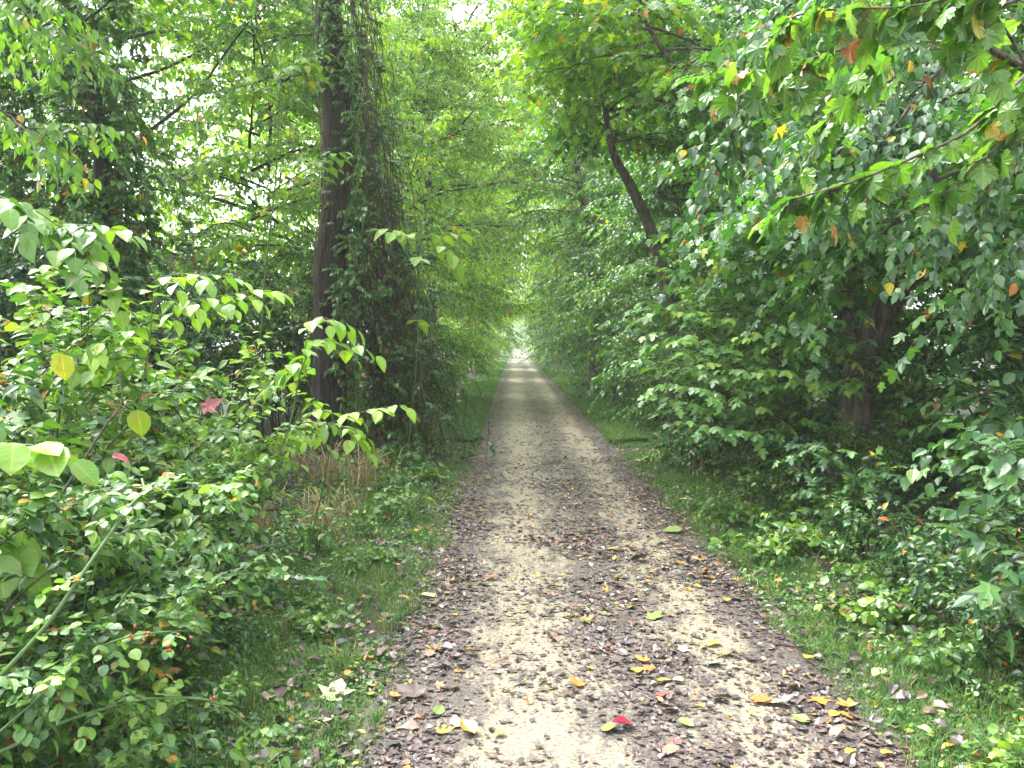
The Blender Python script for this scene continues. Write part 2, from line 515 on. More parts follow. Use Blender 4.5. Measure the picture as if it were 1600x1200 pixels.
m, nt, nd, ln = new_mat('forest_soil')
tc = nd('ShaderNodeTexCoord')
n1 = nd('ShaderNodeTexNoise'); n1.inputs['Scale'].default_value = 9; n1.inputs['Detail'].default_value = 8; n1.inputs['Roughness'].default_value = .7
ln(tc.outputs['Object'], n1.inputs[0])
r = ramp(nd, [(.3, (.018, .014, .010)), (.5, (.045, .033, .024)), (.68, (.09, .07, .045))]); ln(n1.outputs[0], r.inputs[0])
n2 = nd('ShaderNodeTexNoise'); n2.inputs['Scale'].default_value = 2.2; n2.inputs['Detail'].default_value = 5; ln(tc.outputs['Object'], n2.inputs[0])
mr = nd('ShaderNodeMapRange'); ln(n2.outputs[0], mr.inputs[0]); mr.inputs[1].default_value = .45; mr.inputs[2].default_value = .62; mr.inputs[4].default_value = .75
mx = nd('ShaderNodeMix'); mx.data_type = 'RGBA'; mx.inputs[7].default_value = (.035, .075, .022, 1); ln(mr.outputs[0], mx.inputs[0]); ln(r.outputs[0], mx.inputs[6])
p = nd('ShaderNodeBsdfPrincipled'); ln(mx.outputs[2], p.inputs['Base Color']); p.inputs['Roughness'].default_value = .85
b = nd('ShaderNodeBump'); b.inputs['Strength'].default_value = .8; b.inputs['Distance'].default_value = .05; ln(n1.outputs[0], b.inputs['Height']); ln(b.outputs[0], p.inputs['Normal'])
out = nd('ShaderNodeOutputMaterial'); ln(p.outputs[0], out.inputs[0])
M['soil'] = m


def spaced(n, far, near):
    t = np.linspace(-1, 1, n)
    return np.sign(t) * (near * np.abs(t) + (far - near) * np.abs(t) ** 5)


ys = np.concatenate([np.arange(-12, 40, .25), np.geomspace(40, 1800, 60)])
ground = grid('ground', PC + spaced(161, 1500, 9), ys, gz, M['soil'])
tag(ground, 'dark damp forest floor on both sides of the trail', 'ground', kind='structure')

# trail: pale limestone grit with darker strips of trodden leaf mould
m, nt, nd, ln = new_mat('trail_grit')
tc = nd('ShaderNodeTexCoord')
at_ = nd('ShaderNodeAttribute'); at_.attribute_name = 'leaf'
sp = nd('ShaderNodeSeparateXYZ'); ln(at_.outputs['Vector'], sp.inputs[0])
fine = nd('ShaderNodeTexNoise'); fine.inputs['Scale'].default_value = 60; fine.inputs['Detail'].default_value = 4; fine.inputs['Roughness'].default_value = .7
ln(tc.outputs['Object'], fine.inputs[0])
vor = nd('ShaderNodeTexVoronoi'); vor.inputs['Scale'].default_value = 110; ln(tc.outputs['Object'], vor.inputs[0])
sand = ramp(nd, [(.30, (.05, .043, .034)), (.42, (.155, .135, .092)), (.54, (.25, .222, .155)), (.66, (.33, .30, .22)), (.78, (.42, .40, .32))]); ln(fine.outputs[0], sand.inputs[0])
vr = ramp(nd, [(0, (.55, .5, .45)), (.4, (1, 1, 1)), (1, (1.0, .97, .9))]); ln(vor.outputs['Color'], vr.inputs[0])
sm = nd('ShaderNodeMix'); sm.data_type = 'RGBA'; sm.blend_type = 'MULTIPLY'; sm.inputs[0].default_value = .7; ln(sand.outputs[0], sm.inputs[6]); ln(vr.outputs[0], sm.inputs[7])
mould = ramp(nd, [(.3, (.024, .019, .019)), (.48, (.062, .05, .047)), (.60, (.12, .10, .085)), (.70, (.30, .26, .18))]); ln(fine.outputs[0], mould.inputs[0])
mp = nd('ShaderNodeMapping'); mp.inputs['Scale'].default_value = (1, .55, 1); ln(tc.outputs['Object'], mp.inputs[0])
big = nd('ShaderNodeTexNoise'); big.inputs['Scale'].default_value = 4.5; big.inputs['Detail'].default_value = 10; big.inputs['Roughness'].default_value = .82
ln(mp.outputs[0], big.inputs[0])
add = nd('ShaderNodeMath'); add.operation = 'ADD'; ln(big.outputs[0], add.inputs[0]); ln(sp.outputs[0], add.inputs[1])
mk = nd('ShaderNodeMapRange'); mk.interpolation_type = 'SMOOTHSTEP'; ln(add.outputs[0], mk.inputs[0]); mk.inputs[1].default_value = .43; mk.inputs[2].default_value = .57
cm = nd('ShaderNodeMix'); cm.data_type = 'RGBA'; ln(mk.outputs[0], cm.inputs[0]); ln(sm.outputs[2], cm.inputs[6]); ln(mould.outputs[0], cm.inputs[7])
p = nd('ShaderNodeBsdfPrincipled'); ln(cm.outputs[2], p.inputs['Base Color'])
rr_ = nd('ShaderNodeMapRange'); ln(mk.outputs[0], rr_.inputs[0]); rr_.inputs[3].default_value = .75; rr_.inputs[4].default_value = .5; ln(rr_.outputs[0], p.inputs['Roughness'])
b = nd('ShaderNodeBump'); b.inputs['Strength'].default_value = .7; b.inputs['Distance'].default_value = .012; ln(fine.outputs[0], b.inputs['Height']); ln(b.outputs[0], p.inputs['Normal'])
out = nd('ShaderNodeOutputMaterial'); ln(p.outputs[0], out.inputs[0])
M['trail'] = m

ys = np.concatenate([np.arange(-6, 16, .06), np.arange(16, 60, .4), np.geomspace(60, 345, 40)])
us = np.linspace(-1, 1, 49)
U, Yg = np.meshgrid(us, ys, indexing='ij')
wl = half_w(Yg) + .06 * np.sin(Yg * 2.1) + .05 * np.sin(Yg * 5.3 + 1) + .10
X = PC + U * wl
def trail_z(x, y):
    u = (np.asarray(x) - PC)
    return .022 + .02 * (1 - (u / 1.2) ** 2) - .008 * (np.exp(-((u + .42) / .22) ** 2) + np.exp(-((u - .5) / .24) ** 2)) + .003 * np.sin(x * 17 + y * 3) * np.sin(y * 13 - x * 5)
Z = trail_z(X, Yg); Z = Z - .09 * np.clip((np.abs(U) - .9) / .1, 0, 1)
x_ = X - PC
# where wheels and feet keep the grit clear (negative) and where leaf mould lies (positive)
fadeS = np.clip((Yg - 14) / 25, 0, 1)
lat = .07 - .15 * np.exp(-((x_ + .40) / .24) ** 2) - .13 * np.exp(-((x_ - .58) / .22) ** 2) + .25 * np.clip((np.abs(x_) - .72) / .3, 0, 1) - .05 * fadeS
nx, ny = U.shape
i = np.arange((nx - 1) * (ny - 1)); a = (i // (ny - 1)) * ny + i % (ny - 1)
L = np.stack([a, a + ny, a + ny + 1, a + 1], 1).ravel()
mb = MB(); mb.add(np.stack([X, Yg, Z], -1), L, np.full(len(i), 4), 0, np.stack([lat, 0 * lat, 0 * lat], -1))
trail = mb.build('path', M['trail'], None, True)
tag(trail, 'straight pale grit trail strewn with wet leaves running to the vanishing point', 'path', kind='structure')


def surf(x, y):
    x, y = np.asarray(x, float), np.asarray(y, float)
    return np.where(np.abs(x - PC) < half_w(y) + .02, trail_z(x, y), gz(x, y))


def vnoise(x, y, s):
    return (np.sin(x * s + 1.3 * np.sin(y * s * .7)) + np.sin(y * s * 1.1 + 1.7 * np.sin(x * s * .6 + 2)) + np.sin((x + y) * s * .57 + 4)) / 3


# ------------------------------------------------------------------ grass and ground cover (uncountable)
def grass_blades(name, label, rng, n, xf, ylo, yhi, hgt, wid, mat, dens=None, powr=1.0, autumn=.05):
    y = ylo + (yhi - ylo) * rng.random(n) ** powr
    x = xf(rng, y)
    keep = np.ones(n, bool) if dens is None else rng.random(n) < dens(x, y)
    x, y = x[keep], y[keep]; n = len(x)
    h = hgt * rng.uniform(.45, 1.25, n); w = wid * rng.uniform(.7, 1.3, n) * (1 + np.clip((y - 8) / 14, 0, 4))
    a = rng.uniform(0, 2 * PI, n); o = np.stack([np.cos(a), np.sin(a), 0 * a], 1)
    bend = rng.uniform(.15, 1.0, n)[:, None] * h[:, None]
    side = np.stack([-np.sin(a), np.cos(a), 0 * a], 1) * w[:, None] * .5
    P = np.stack([x, y, surf(x, y) - .01], 1)
    v = np.empty((n, 5, 3))
    mid = P + o * bend * .3 + UP * h[:, None] * .6; tip = P + o * bend + UP * h[:, None] * (1 - .25 * bend / h[:, None])
    v[:, 0], v[:, 1], v[:, 2], v[:, 3], v[:, 4] = P - side, P + side, mid + side * .8, mid - side * .8, tip
    A = np.zeros((n, 5, 3)); A[:, :, 1] = (0, 0, .6, .6, 1); A[:, :, 2] = tints(rng, n, autumn)[:, None]
    L = (np.arange(n)[:, None] * 5 + np.array([0, 1, 2, 3, 3, 2, 4])).ravel()
    mb = MB(); mb.add(v.reshape(-1, 3), L, np.tile([4, 3], n), 0, A.reshape(-1, 3))
    return tag(mb.build(name, M[mat]), label, 'grass', kind='stuff')


rg = np.random.default_rng(11)
left_edge = lambda y: PC - half_w(y)
right_edge = lambda y: PC + half_w(y)
wL = lambda y: np.interp(y, [2, 4, 6, 8, 14, 30, 200], [1.25, 1.2, 1.1, 1.05, .95, 1.0, 1.1])
wR = lambda y: np.interp(y, [2, 4, 6, 8, 14, 30, 200], [.8, .7, .6, .7, .9, 1.0, 1.0])
xl = lambda r_, y: left_edge(y) + .1 - (wL(y) + .1) * r_.random(len(y)) ** .9 + r_.normal(0, .05, len(y))
xr = lambda r_, y: right_edge(y) - .1 + (wR(y) + .1) * r_.random(len(y)) ** .9 + r_.normal(0, .05, len(y))
dn = lambda x, y: np.clip(.7 + .85 * vnoise(x, y, 3.1) + .5 * vnoise(x + 9, y, 8.3), .03, 1) * np.clip((np.abs(x - PC) - half_w(y) + .08 + .13 * vnoise(x, y, 6) + .05 * vnoise(x, y, 17)) / .2, 0.0, 1)
dfar = lambda x, y: np.clip((np.abs(x - PC) - half_w(y) + .05) / .1, .0, 1)
grass_blades('grass', 'short bright grass of the verge between trail and left thicket', rg, 170000, xl, 2.2, 14, .05, .0045, 'grass', dn, 1.6)
grass_blades('grass', 'short bright grass of the verge between trail and right-hand trees', rg, 140000, xr, 2.4, 14, .05, .0045, 'grass', dn, 1.6)
tuftc = np.stack([np.concatenate([left_edge(4) - rg.uniform(0, 1.2, 90), right_edge(4) + rg.uniform(0, 1.0, 110)]), 2.6 + 9 * rg.random(200) ** 1.5], 1)
def xtuft(r_, y):
    i = r_.integers(0, len(tuftc), len(y)); y[:] = tuftc[i, 1] + r_.normal(0, .035, len(y)); return tuftc[i, 0] + r_.normal(0, .035, len(y))
grass_blades('grass', 'ragged tufts of longer grass standing in the verges', rg, 7000, xtuft, 2, 3, .115, .005, 'grass', None, 1, .12)
grass_blades('grass', 'far left grass strip tapering beside the trail', rg, 45000, xl, 14, 110, .11, .006, 'grass', dfar, 2.2, .03)
grass_blades('grass', 'far right grass strip tapering beside the trail', rg, 45000, xr, 14, 110, .11, .006, 'grass', dfar, 2.2, .03)


def cover(name, label, rng, n, xf, ylo, yhi, zmax, size, tm, mat, dens=None, powr=1.5, autumn=.04):
    y = ylo + (yhi - ylo) * rng.random(n) ** powr; x = xf(rng, y)
    if dens is not None:
        k = rng.random(n) < dens(x, y); x, y = x[k], y[k]; n = len(x)
    hmax = zmax * np.clip(.5 + .8 * vnoise(x, y, 2.3), .12, 1.2)
    z = surf(x, y) + hmax * rng.random(n)
    T = rng.normal(0, 1, (n, 3)); T[:, 2] *= .35; N = rng.normal(0, .45, (n, 3)); N[:, 2] += 1
    mb = MB(); put_leaves(mb, tm, np.stack([x, y, z], 1), T, N, size * rng.uniform(.5, 1.4, n), tints(rng, n, autumn))
    # stalks for a share of them
    k = rng.random(n) < .3
    P1 = np.stack([x, y, z], 1)[k]; P0 = P1.copy(); P0[:, 2] = surf(P0[:, 0], P0[:, 1]) - .01; P0[:, :2] += rng.normal(0, .03, (k.sum(), 2))
    sticks(mb, P0, P1, .0016, .001, 1)
    return tag(mb.build(name, [M[mat], M['cane']]), label, 'ground cover', kind='stuff')


wl_ = lambda a, b: (lambda r_, y: left_edge(y) - a - (b - a) * r_.random(len(y)))
wr_ = lambda a, b: (lambda r_, y: right_edge(y) + a + (b - a) * r_.random(len(y)))
dc = lambda x, y: np.clip(.5 + .9 * vnoise(x, y, 2.7), .02, 1)
cover('ground_cover', 'small leafy weeds creeping over the left verge', rg, 60000, wl_(.02, 1.7), 2.3, 13, .07, .024, ROUND, 'nearmid', dc)
cover('ground_cover', 'small leafy weeds creeping over the right verge', rg, 60000, wr_(.02, 1.9), 2.5, 13, .09, .026, ROUND, 'nearmid', dc)
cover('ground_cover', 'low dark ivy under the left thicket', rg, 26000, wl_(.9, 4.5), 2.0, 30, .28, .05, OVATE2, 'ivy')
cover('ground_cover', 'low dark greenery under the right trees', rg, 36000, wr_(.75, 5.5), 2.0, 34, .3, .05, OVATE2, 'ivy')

# ------------------------------------------------------------------ fallen leaves
rl = np.random.default_rng(21)
CURL = strip_leaf([0, .1, .3, .55, .8, 1], [.0, .2, .32, .3, .17, .0], .4, .25, .04)
CURLM = fan_leaf([(0, 0, .02), (.3, .02, .06), (.24, .22, -.02), (.5, .55, .12), (.2, .52, -.02), (.22, .74, .08), (0, 1, .16)], tipz=.06, droop=-.06)
FLATM = fan_leaf([(0, 0, 0), (.3, .02, .03), (.24, .22, .0), (.5, .55, .04), (.2, .52, .01), (.2, .74, .02), (0, 1, .03)], tipz=.03, droop=.02)
FLAT = strip_leaf([0, .1, .3, .55, .8, 1], [.0, .2, .32, .3, .17, .0], .16, -.04, .02)
BENT = strip_leaf([0, .1, .28, .5, .75, .9, 1], [.0, .19, .33, .34, .2, .08, .0], .5, -.3, .03)
shapes = [CURL, CURLM, FLATM, FLAT, BENT]


def litter_pts(rng, n, ylo, yhi, powr):
    y = ylo * (yhi / ylo) ** rng.random(n) if powr == 0 else ylo + (yhi - ylo) * rng.random(n) ** powr
    u = rng.uniform(-1.25, 1.25, n)
    w = .30 + 1.1 * np.clip((np.abs(u) - .62) / .3, 0, 1) + .45 * np.exp(-((u - .05) / .25) ** 2) - 1.6 * np.clip((np.abs(u) - 1.02) / .2, 0, 1)
    w = w * (.65 + .6 * vnoise(u * 1.1, y, 4.1) + .3 * vnoise(u, y, 11))
    k = rng.random(n) < np.clip(w, .015, 1)
    return (PC + u * half_w(y))[k], y[k]


def litter(name, label, rng, n, ylo, yhi, powr, size, bright):
    x, y = litter_pts(rng, n, ylo, yhi, powr); n = len(x)
    T = rng.normal(0, 1, (n, 3)); T[:, 2] *= .06; N = rng.normal(0, .13, (n, 3)); N[:, 2] += 1
    S = size * rng.uniform(.3, 1.15, n) ** 1.2
    t = rng.uniform(0, .72, n) ** 1.15; k = rng.random(n) < bright; t[k] = rng.choice([.76, .79, .83, .85, .88, .9, .93, .97], k.sum())
    P = np.stack([x, y, surf(x, y) + .004 + .006 * rng.random(n)], 1)
    mb = MB(); which = rng.integers(0, 5, n)
    for q, s in enumerate(shapes):
        k = which == q
        put_leaves(mb, s, P[k], T[k], N[k], S[k], t[k])
    return tag(mb.build(name, M['litter']), label, 'leaf litter', kind='stuff')


litter('leaf_litter', 'wet brown leaf fragments trodden into the near trail', rl, 46000, 2.2, 12.2, 1.5, .040, .05)
litter('leaf_litter', 'scattered brown and yellow leaves on the far trail', rl, 44000, 5, 95, 0, .05, .14)
# crumbs of bark, leaf and grit
x, y = litter_pts(rl, 60000, 2.2, 12, 1.6); n = len(x)
T = rl.normal(0, 1, (n, 3)); T[:, 2] *= .2; N = rl.normal(0, .3, (n, 3)); N[:, 2] += 1
mb = MB(); put_leaves(mb, LOW, np.stack([x, y, surf(x, y) + .003], 1), T, N, rl.uniform(.006, .022, n), rl.uniform(0, .7, n))
tag(mb.build('leaf_crumbs', M['litter']), 'tiny dark leaf crumbs over the trail grit', 'leaf litter', kind='stuff')
# brown leaves lying in the verges and under the thickets
n = 5000; y = 2.2 + 14 * rl.random(n) ** 1.4; sgn = np.where(rl.random(n) < .5, -1, 1)
x = np.where(sgn < 0, left_edge(y) - 2.6 * rl.random(n), right_edge(y) + 2.8 * rl.random(n))
T = rl.normal(0, 1, (n, 3)); T[:, 2] *= .3; N = rl.normal(0, .35, (n, 3)); N[:, 2] += 1
t = rl.uniform(0, .74, n); k = rl.random(n) < .06; t[k] = rl.choice([.79, .84, .88, .93], k.sum())
mb = MB(); put_leaves(mb, CURL, np.stack([x, y, surf(x, y) + .01 + .05 * rl.random(n)], 1), T, N, rl.uniform(.03, .08, n), t)
tag(mb.build('leaf_litter', M['litter']), 'brown leaves caught in the verge grass and under the bushes', 'leaf litter', kind='stuff')

TINT = dict(brown=.45, dark=.15, tan=.72, yellow=.84, orange=.9, red=.98, green=.775, rust=.93)
leaf_meshes = {}


def leaf_mesh(shape, colour):
    k = (shape, colour)
    if k not in leaf_meshes:
        mb = MB(); s = shapes[shape]
        put_leaves(mb, s, np.array([(0, -.5, 0.)]), np.array([(0, 1., 0)]), np.array([(0, 0, 1.)]), 1., [TINT[colour]])
        leaf_meshes[k] = mb.mesh('fallen_leaf', FM[colour])
    return leaf_meshes[k]


FM = {c: M['litter'] for c in TINT}
FM['pale'] = plain('pale_leaf', (.42, .46, .22), .5)
FM['crimson'] = plain('crimson_leaf', (.25, .01, .03), .4)
FM['pink'] = plain('pink_leaf', (.26, .06, .075), .45)
FM['cream'] = plain('cream_leaf', (.55, .47, .28), .5)
TINT.update(pale=.5, crimson=.98, pink=.98, cream=.84)


def fallen(p, size, shape, colour, label, group=None, rz=None, tilt=.2):
    o = bpy.data.objects.new('fallen_leaf', leaf_mesh(shape, colour)); COL.objects.link(o)
    rz = rl.uniform(0, 2 * PI) if rz is None else rz
    o.location = (p[0], p[1], float(surf(p[0], p[1])) + .012 + size * .05)
    o.rotation_euler = (rl.normal(0, tilt), rl.normal(0, tilt), rz); o.scale = (size,) * 3
    return tag(o, label, 'leaf', group)


NAMED = [  # px, py, size px, shape, colour, label
    (972, 1155, 36, 4, 'crimson', 'crimson folded leaf at the front of the trail touching a green one'),
    (952, 1158, 34, 3, 'green', 'lime green leaf lying against the crimson leaf'),
    (1033, 1104, 26, 2, 'pink', 'rosy red leaf above the crimson pair near the trail centre'),
    (1056, 1182, 22, 1, 'pink', 'small pink curled leaf nearest the bottom of the trail'),
    (996, 1070, 30, 4, 'yellow', 'bright yellow folded leaf beneath the orange curled one mid trail'),
    (1003, 1047, 26, 1, 'orange', 'orange curled leaf just beyond the bright yellow folded leaf'),
    (1036, 1082, 26, 3, 'yellow', 'yellow green leaf between the yellow folded leaf and the rosy leaf'),
    (1060, 1079, 22, 3, 'cream', 'pale peach leaf right of the yellow green leaf'),
    (900, 1085, 30, 1, 'orange', 'orange brown torn leaf on the pale left wheel track'),
    (911, 969, 22, 3, 'yellow', 'small yellow leaf in a pair far up the middle strip'),
    (918, 983, 22, 1, 'orange', 'small orange leaf lying below its yellow neighbour in the middle strip'),
    (1024, 975, 34, 2, 'green', 'pale green lobed leaf beyond the yellow leaves right of centre'),
    (1073, 1150, 28, 3, 'green', 'flat mid green leaf on pale grit right of the crimson leaf'),
    (1114, 1050, 34, 2, 'pale', 'pale green star shaped leaf on the right wheel track'),
    (1147, 1056, 24, 3, 'pale', 'whitish green leaf right of the pale star shaped leaf'),
    (1115, 1018, 28, 3, 'yellow', 'slender yellow leaf on dark mould at the right of the trail'),
    (1068, 1027, 22, 2, 'cream', 'cream yellow leaf left of the slender yellow leaf'),
    (1131, 1035, 22, 1, 'yellow', 'golden crumpled leaf below the slender yellow leaf'),
    (1050, 1032, 18, 3, 'green', 'small olive leaf beside the cream yellow one'),
    (1043, 1128, 32, 4, 'dark', 'large slate dark leaf right above the flat green leaf'),
    (1118, 1107, 26, 3, 'dark', 'dark grey leaf on the edge of the right pale track'),
    (1186, 1108, 40, 2, 'rust', 'dusty red lobed leaf at the right edge of the trail'),
    (1345, 1055, 1, 3, 'rust', ''),
    (1262, 1040, 26, 3, 'yellow', 'vivid yellow leaf on the dark right edge of the trail'),
    (1283, 1112, 40, 2, 'orange', 'broad orange lobed leaf at the right trail edge, largest of its cluster'),
    (1320, 1118, 34, 1, 'orange', 'curled orange leaf at the right of the orange cluster'),
    (1302, 1132, 26, 3, 'yellow', 'yellow leaf lying below the broad orange lobed leaf'),
    (1322, 1134, 26, 3, 'orange', 'small orange leaf next to the grass at the bottom of the cluster'),
    (1250, 1140, 32, 3, 'green', 'bright green leaf left of the orange cluster'),
    (1236, 1091, 30, 4, 'cream', 'cream folded leaf left of the broad orange leaf'),
    (1208, 1114, 30, 3, 'cream', 'cream oval leaf below the folded cream leaf'),
    (1465, 1132, 34, 3, 'pale', 'pale tan oval leaf on the grass right of the trail'),
    (1421, 1152, 20, 3, 'yellow', 'little yellow leaf on grass left of the pale oval leaf'),
    (1445, 1156, 28, 4, 'pale', 'slim olive leaf beside the little yellow leaf on grass'),
    (1372, 1030, 44, 2, 'rust', 'large russet lobed leaf in the weeds at the right verge'),
    (1335, 1005, 34, 1, 'cream', 'buff curled leaf above the large russet leaf'),
    (1372, 1065, 34, 3, 'pale', 'yellow green oval leaf below the large russet leaf'),
    (706, 985, 36, 4, 'tan', 'tan folded leaf on the left edge of the trail'),
    (697, 1161, 30, 1, 'yellow', 'golden yellow leaf at the front left of the trail'),
    (731, 1160, 40, 4, 'orange', 'orange folded leaf at the front left, right of the golden one'),
    (686, 1127, 30, 3, 'green', 'yellow green leaf above the golden leaf at front left'),
    (780, 1163, 24, 3, 'green', 'sea green leaf at the left edge of the pale front grit'),
    (712, 1146, 30, 3, 'pale', 'thin pale green leaf between the golden leaf and the green one'),
    (616, 1103, 24, 1, 'orange', 'small orange leaf where the left grass meets the trail'),
    (580, 1091, 22, 3, 'yellow', 'yellow leaf on the left grass near the small orange leaf'),
    (525, 1091, 62, 2, 'pale', 'large pale green lobed leaf lying on the left grass'),
    (502, 1136, 36, 2, 'cream', 'cream yellow leaf on grass below the large pale lobed leaf'),
    (608, 970, 24, 2, 'tan', 'tan leaf caught on top of the left verge grass'),
    (672, 942, 30, 3, 'pale', 'pale green leaf on the left edge of the trail, farthest of the pale ones'),
    (676, 1028, 28, 1, 'yellow', 'yellow torn leaf on the dark left edge of the trail'),
    (735, 1035, 24, 4, 'orange', 'bright orange slender leaf where left mould meets pale grit'),
    (320, 965, 40, 4, 'rust', 'rust brown leaf propped in weeds beneath the left thicket'),
    (352, 975, 34, 1, 'orange', 'orange tan leaf right of the rust brown one in weeds'),
    (640, 1098, 50, 1, 'brown', 'big crumpled purple brown leaf on the left trail edge'),
    (1050, 838, 34, 3, 'green', 'olive green leaf at the right edge halfway up the near trail'),
    (962, 868, 26, 3, 'yellow', 'yellow green leaf lying mid trail beyond the other bright leaves'),
    (1090, 886, 22, 1, 'orange', 'orange leaf near the right verge halfway up the near trail'),
    (1010, 770, 20, 3, 'yellow', 'small yellow leaf at the right grass edge farther up the trail'),
    (1074, 785, 18, 2, 'cream', 'little white leaf on the right verge grass'),
    (1000, 886, 30, 4, 'dark', 'black curled leaf standing up on grit at mid trail'),
]
for px, py, spx, sh, c, lab in NAMED:
    if not lab:
        continue
    p = gnd(px, py)
    fallen(p, spx / FPX * p[1] * 1.02, sh, c, lab, tilt=.15)

PHR = dict(dark='nearly black wet leaf pressed flat on the leaf-strewn trail', brown='purple brown wet leaf lying among others on the trail',
           tan='light brown dry leaf lying on the trail', rust='rusty red brown leaf lying on the trail', yellow='small stray yellow leaf among the brown ones on the trail',
           green='small stray green leaf dropped on the trail', orange='small stray orange leaf among the brown ones on the trail')
x, y = litter_pts(rl, 3000, 3.2, 7.5, 1.3)
for i in range(min(240, len(x))):
    c = rl.choice(['dark', 'brown', 'tan', 'rust', 'yellow', 'green', 'orange'], p=[.32, .37, .12, .12, .03, .02, .02])
    fallen((x[i], y[i]), rl.uniform(.035, .085), int(rl.integers(0, 5)), c, PHR[c], c + ' leaves scattered on the trail')


def stick(a, b, r, label):
    A, B = gnd(*a), gnd(*b)
    q = np.linspace(0, 1, 6)[:, None]
    pts = A + (B - A) * q + rl.normal(0, .008, (6, 3)); pts[:, 2] = surf(pts[:, 0], pts[:, 1]) + r + .004
    mb = MB(); tube(mb, pts, [r, r * .7], 6, 0, rl, .1)
    tag(mb.build('fallen_stick', M['twig'], None, True), label, 'stick')


stick((523, 1195), (556, 1158), .012, 'dark wet stick at the grass edge at the bottom left of the trail')
stick((1024, 1050), (1041, 1055), .009, 'short black stick right of the orange curled leaf')
stick((905, 946), (925, 944), .008, 'small black stick lying crosswise far up the middle strip')
stick((1210, 1018), (1288, 1026), .006, 'thin bent twig at the right trail edge')
stick((1063, 1120), (1092, 1122), .006, 'thin brown twig beside the slate dark leaf')

# ------------------------------------------------------------------ hero trees, left
rv = np.random.default_rng(31)
Y0 = 12.0
tk = px_path([(514, 735, Y0), (513, 650, Y0), (516, 540, Y0), (517, 420, Y0), (528, 300, Y0), (527, 200, Y0), (515, 60, Y0), (511, -60, Y0), (508, -400, Y0), (500, -700, Y0)])
base = np.array((tk[0][0], Y0, 0)); tk = tk - base
hero = make_tree('old_tree', 41, 10.5, .205,  'canopy', LOW, .12, nl=14, t0=.82, t1=1, L=4.2, Ltop=1.2, bias=0, elev=(.3, 1.), droop=.5, nb=7, nt=7, m=9, tl=.55, trunk=tk, sides=40, taper=.3, ridge=11)
hero.location = base
tag(hero, 'tall straight dark trunk beside the left verge with vines hanging down its right side', 'tree')


def vine_curtain(name, label, rng, centre, nstr, ztop, rad0, rad1, az0, az1, leafn, leafm, tm, size, twr=(.003, .007), zend=(0, 2.5), autumn=.03, lean=.0, hug=False):
    """strands that hang down round a trunk and spread to a skirt"""
    root = thing(name, label, 'vine', (centre[0], centre[1], 0))
    st, fo = MB(), MB()
    P0, P1, R, LP, LD = [], [], [], [], []
    for i in range(nstr):
        a = rng.normal(az0, az1) if hug else rng.uniform(az0, az1); zt = ztop[0] + (ztop[1] - ztop[0]) * rng.random() ** (1.9 if hug else 1); zb = rng.uniform(*zend) * rng.random()
        k = 10; z = np.linspace(zt, zb, k)
        f = np.clip(1 - z / ztop[1], 0, 1)
        r = rad0 + (rad1 - rad0) * f ** 1.9 * rng.uniform(0, 1.15) if hug else (rad0 + (rad1 - rad0) * f ** 1.3) * rng.uniform(.25, 1.1)
        aa = a + np.cumsum(rng.normal(0, .05, k))
        pts = np.stack([np.cos(aa) * r + lean * z, np.sin(aa) * r, z], 1) + np.cumsum(rng.normal(0, .1, (k, 3)) * (1, 1, .5), 0)
        P0.append(pts[:-1]); P1.append(pts[1:]); R.append(np.full(k - 1, rng.uniform(*twr)))
        q, d = along(pts, rng.random(leafn)); LP.append(q); LD.append(d)
    P0, P1, R = map(np.concatenate, (P0, P1, R))
    sticks(st, P0, P1, R, R)
    LP, LD = np.concatenate(LP), np.concatenate(LD)
    dd = rng.normal(0, .8, LP.shape); dd[:, :2] += unit(LP[:, :2] + 1e-3) * .7
    twig_leaves(fo, rng, LP, dd, .14, 6, tm, size, autumn, .3, .3, .4, True, 0, 1, .002, .8, 0, .7)
    st.build('stem', M['vine'], root); fo.build('foliage', [M[leafm], M['twig']], root)
    return root


vine_curtain('climbing_vine', 'curtain of brown twiggy vines hanging off the tall dark trunk down to a wide skirt', rv, (base[0] + .2, Y0 + .1), 330, (2.0, 8.4), .18, 1.5, .05, .42, 3, 'bush', LOW, .08, twr=(.0018, .005), zend=(0, 2.2), hug=True)
# leafy sprigs clinging to the front of the trunk
mb = MB(); st = MB()
root = thing('creeper', 'green creeper with paired leaves clinging to the front of the tall dark trunk', 'vine', (base[0], Y0, 0))
for xo, z0, z1 in [(.14, 1.2, 2.6), (.24, .8, 3.4), (.24, 4.8, 6.4), (.12, 5.6, 6.6), (.36, 1.4, 3.6), (.0, 4.9, 5.5), (.32, 2.4, 5.6)]:
    k = 12; z = np.linspace(z0, z1, k)
    ctr, _ = along(tk, np.clip(z / 10.5, 0, 1) * .95)
    pts = np.stack([np.interp(z, tk[:, 2], tk[:, 0]) + xo + np.cumsum(rv.normal(0, .02, k)), np.full(k, -.27) + rv.normal(0, .02, k), z], 1)
    tube(st, pts, [.006, .003], 4)
    q, d = along(pts, rv.random(34))
    twig_leaves(mb, rv, q, rv.normal(0, .7, (34, 3)) + (0, -.8, .1), .22, 7, OVATE2, .065, .02, .35, .3, .3, True, 0, 1, .002, .8, .1, .75)
for i in range(34):
    k = 14; z0 = rv.uniform(.3, 4); z = np.linspace(z0, z0 + rv.uniform(1.5, 4), k); a_ = rv.uniform(-2.9, -.3) + np.cumsum(rv.normal(0, .13, k))
    pts = np.stack([np.interp(z, tk[:, 2], tk[:, 0]) + np.cos(a_) * .225, np.sin(a_) * .225, z], 1)
    tube(st, pts, [.007, .004], 4)
st.build('stem', M['vine'], root); mb.build('foliage', [M['bush'], M['twig']], root)

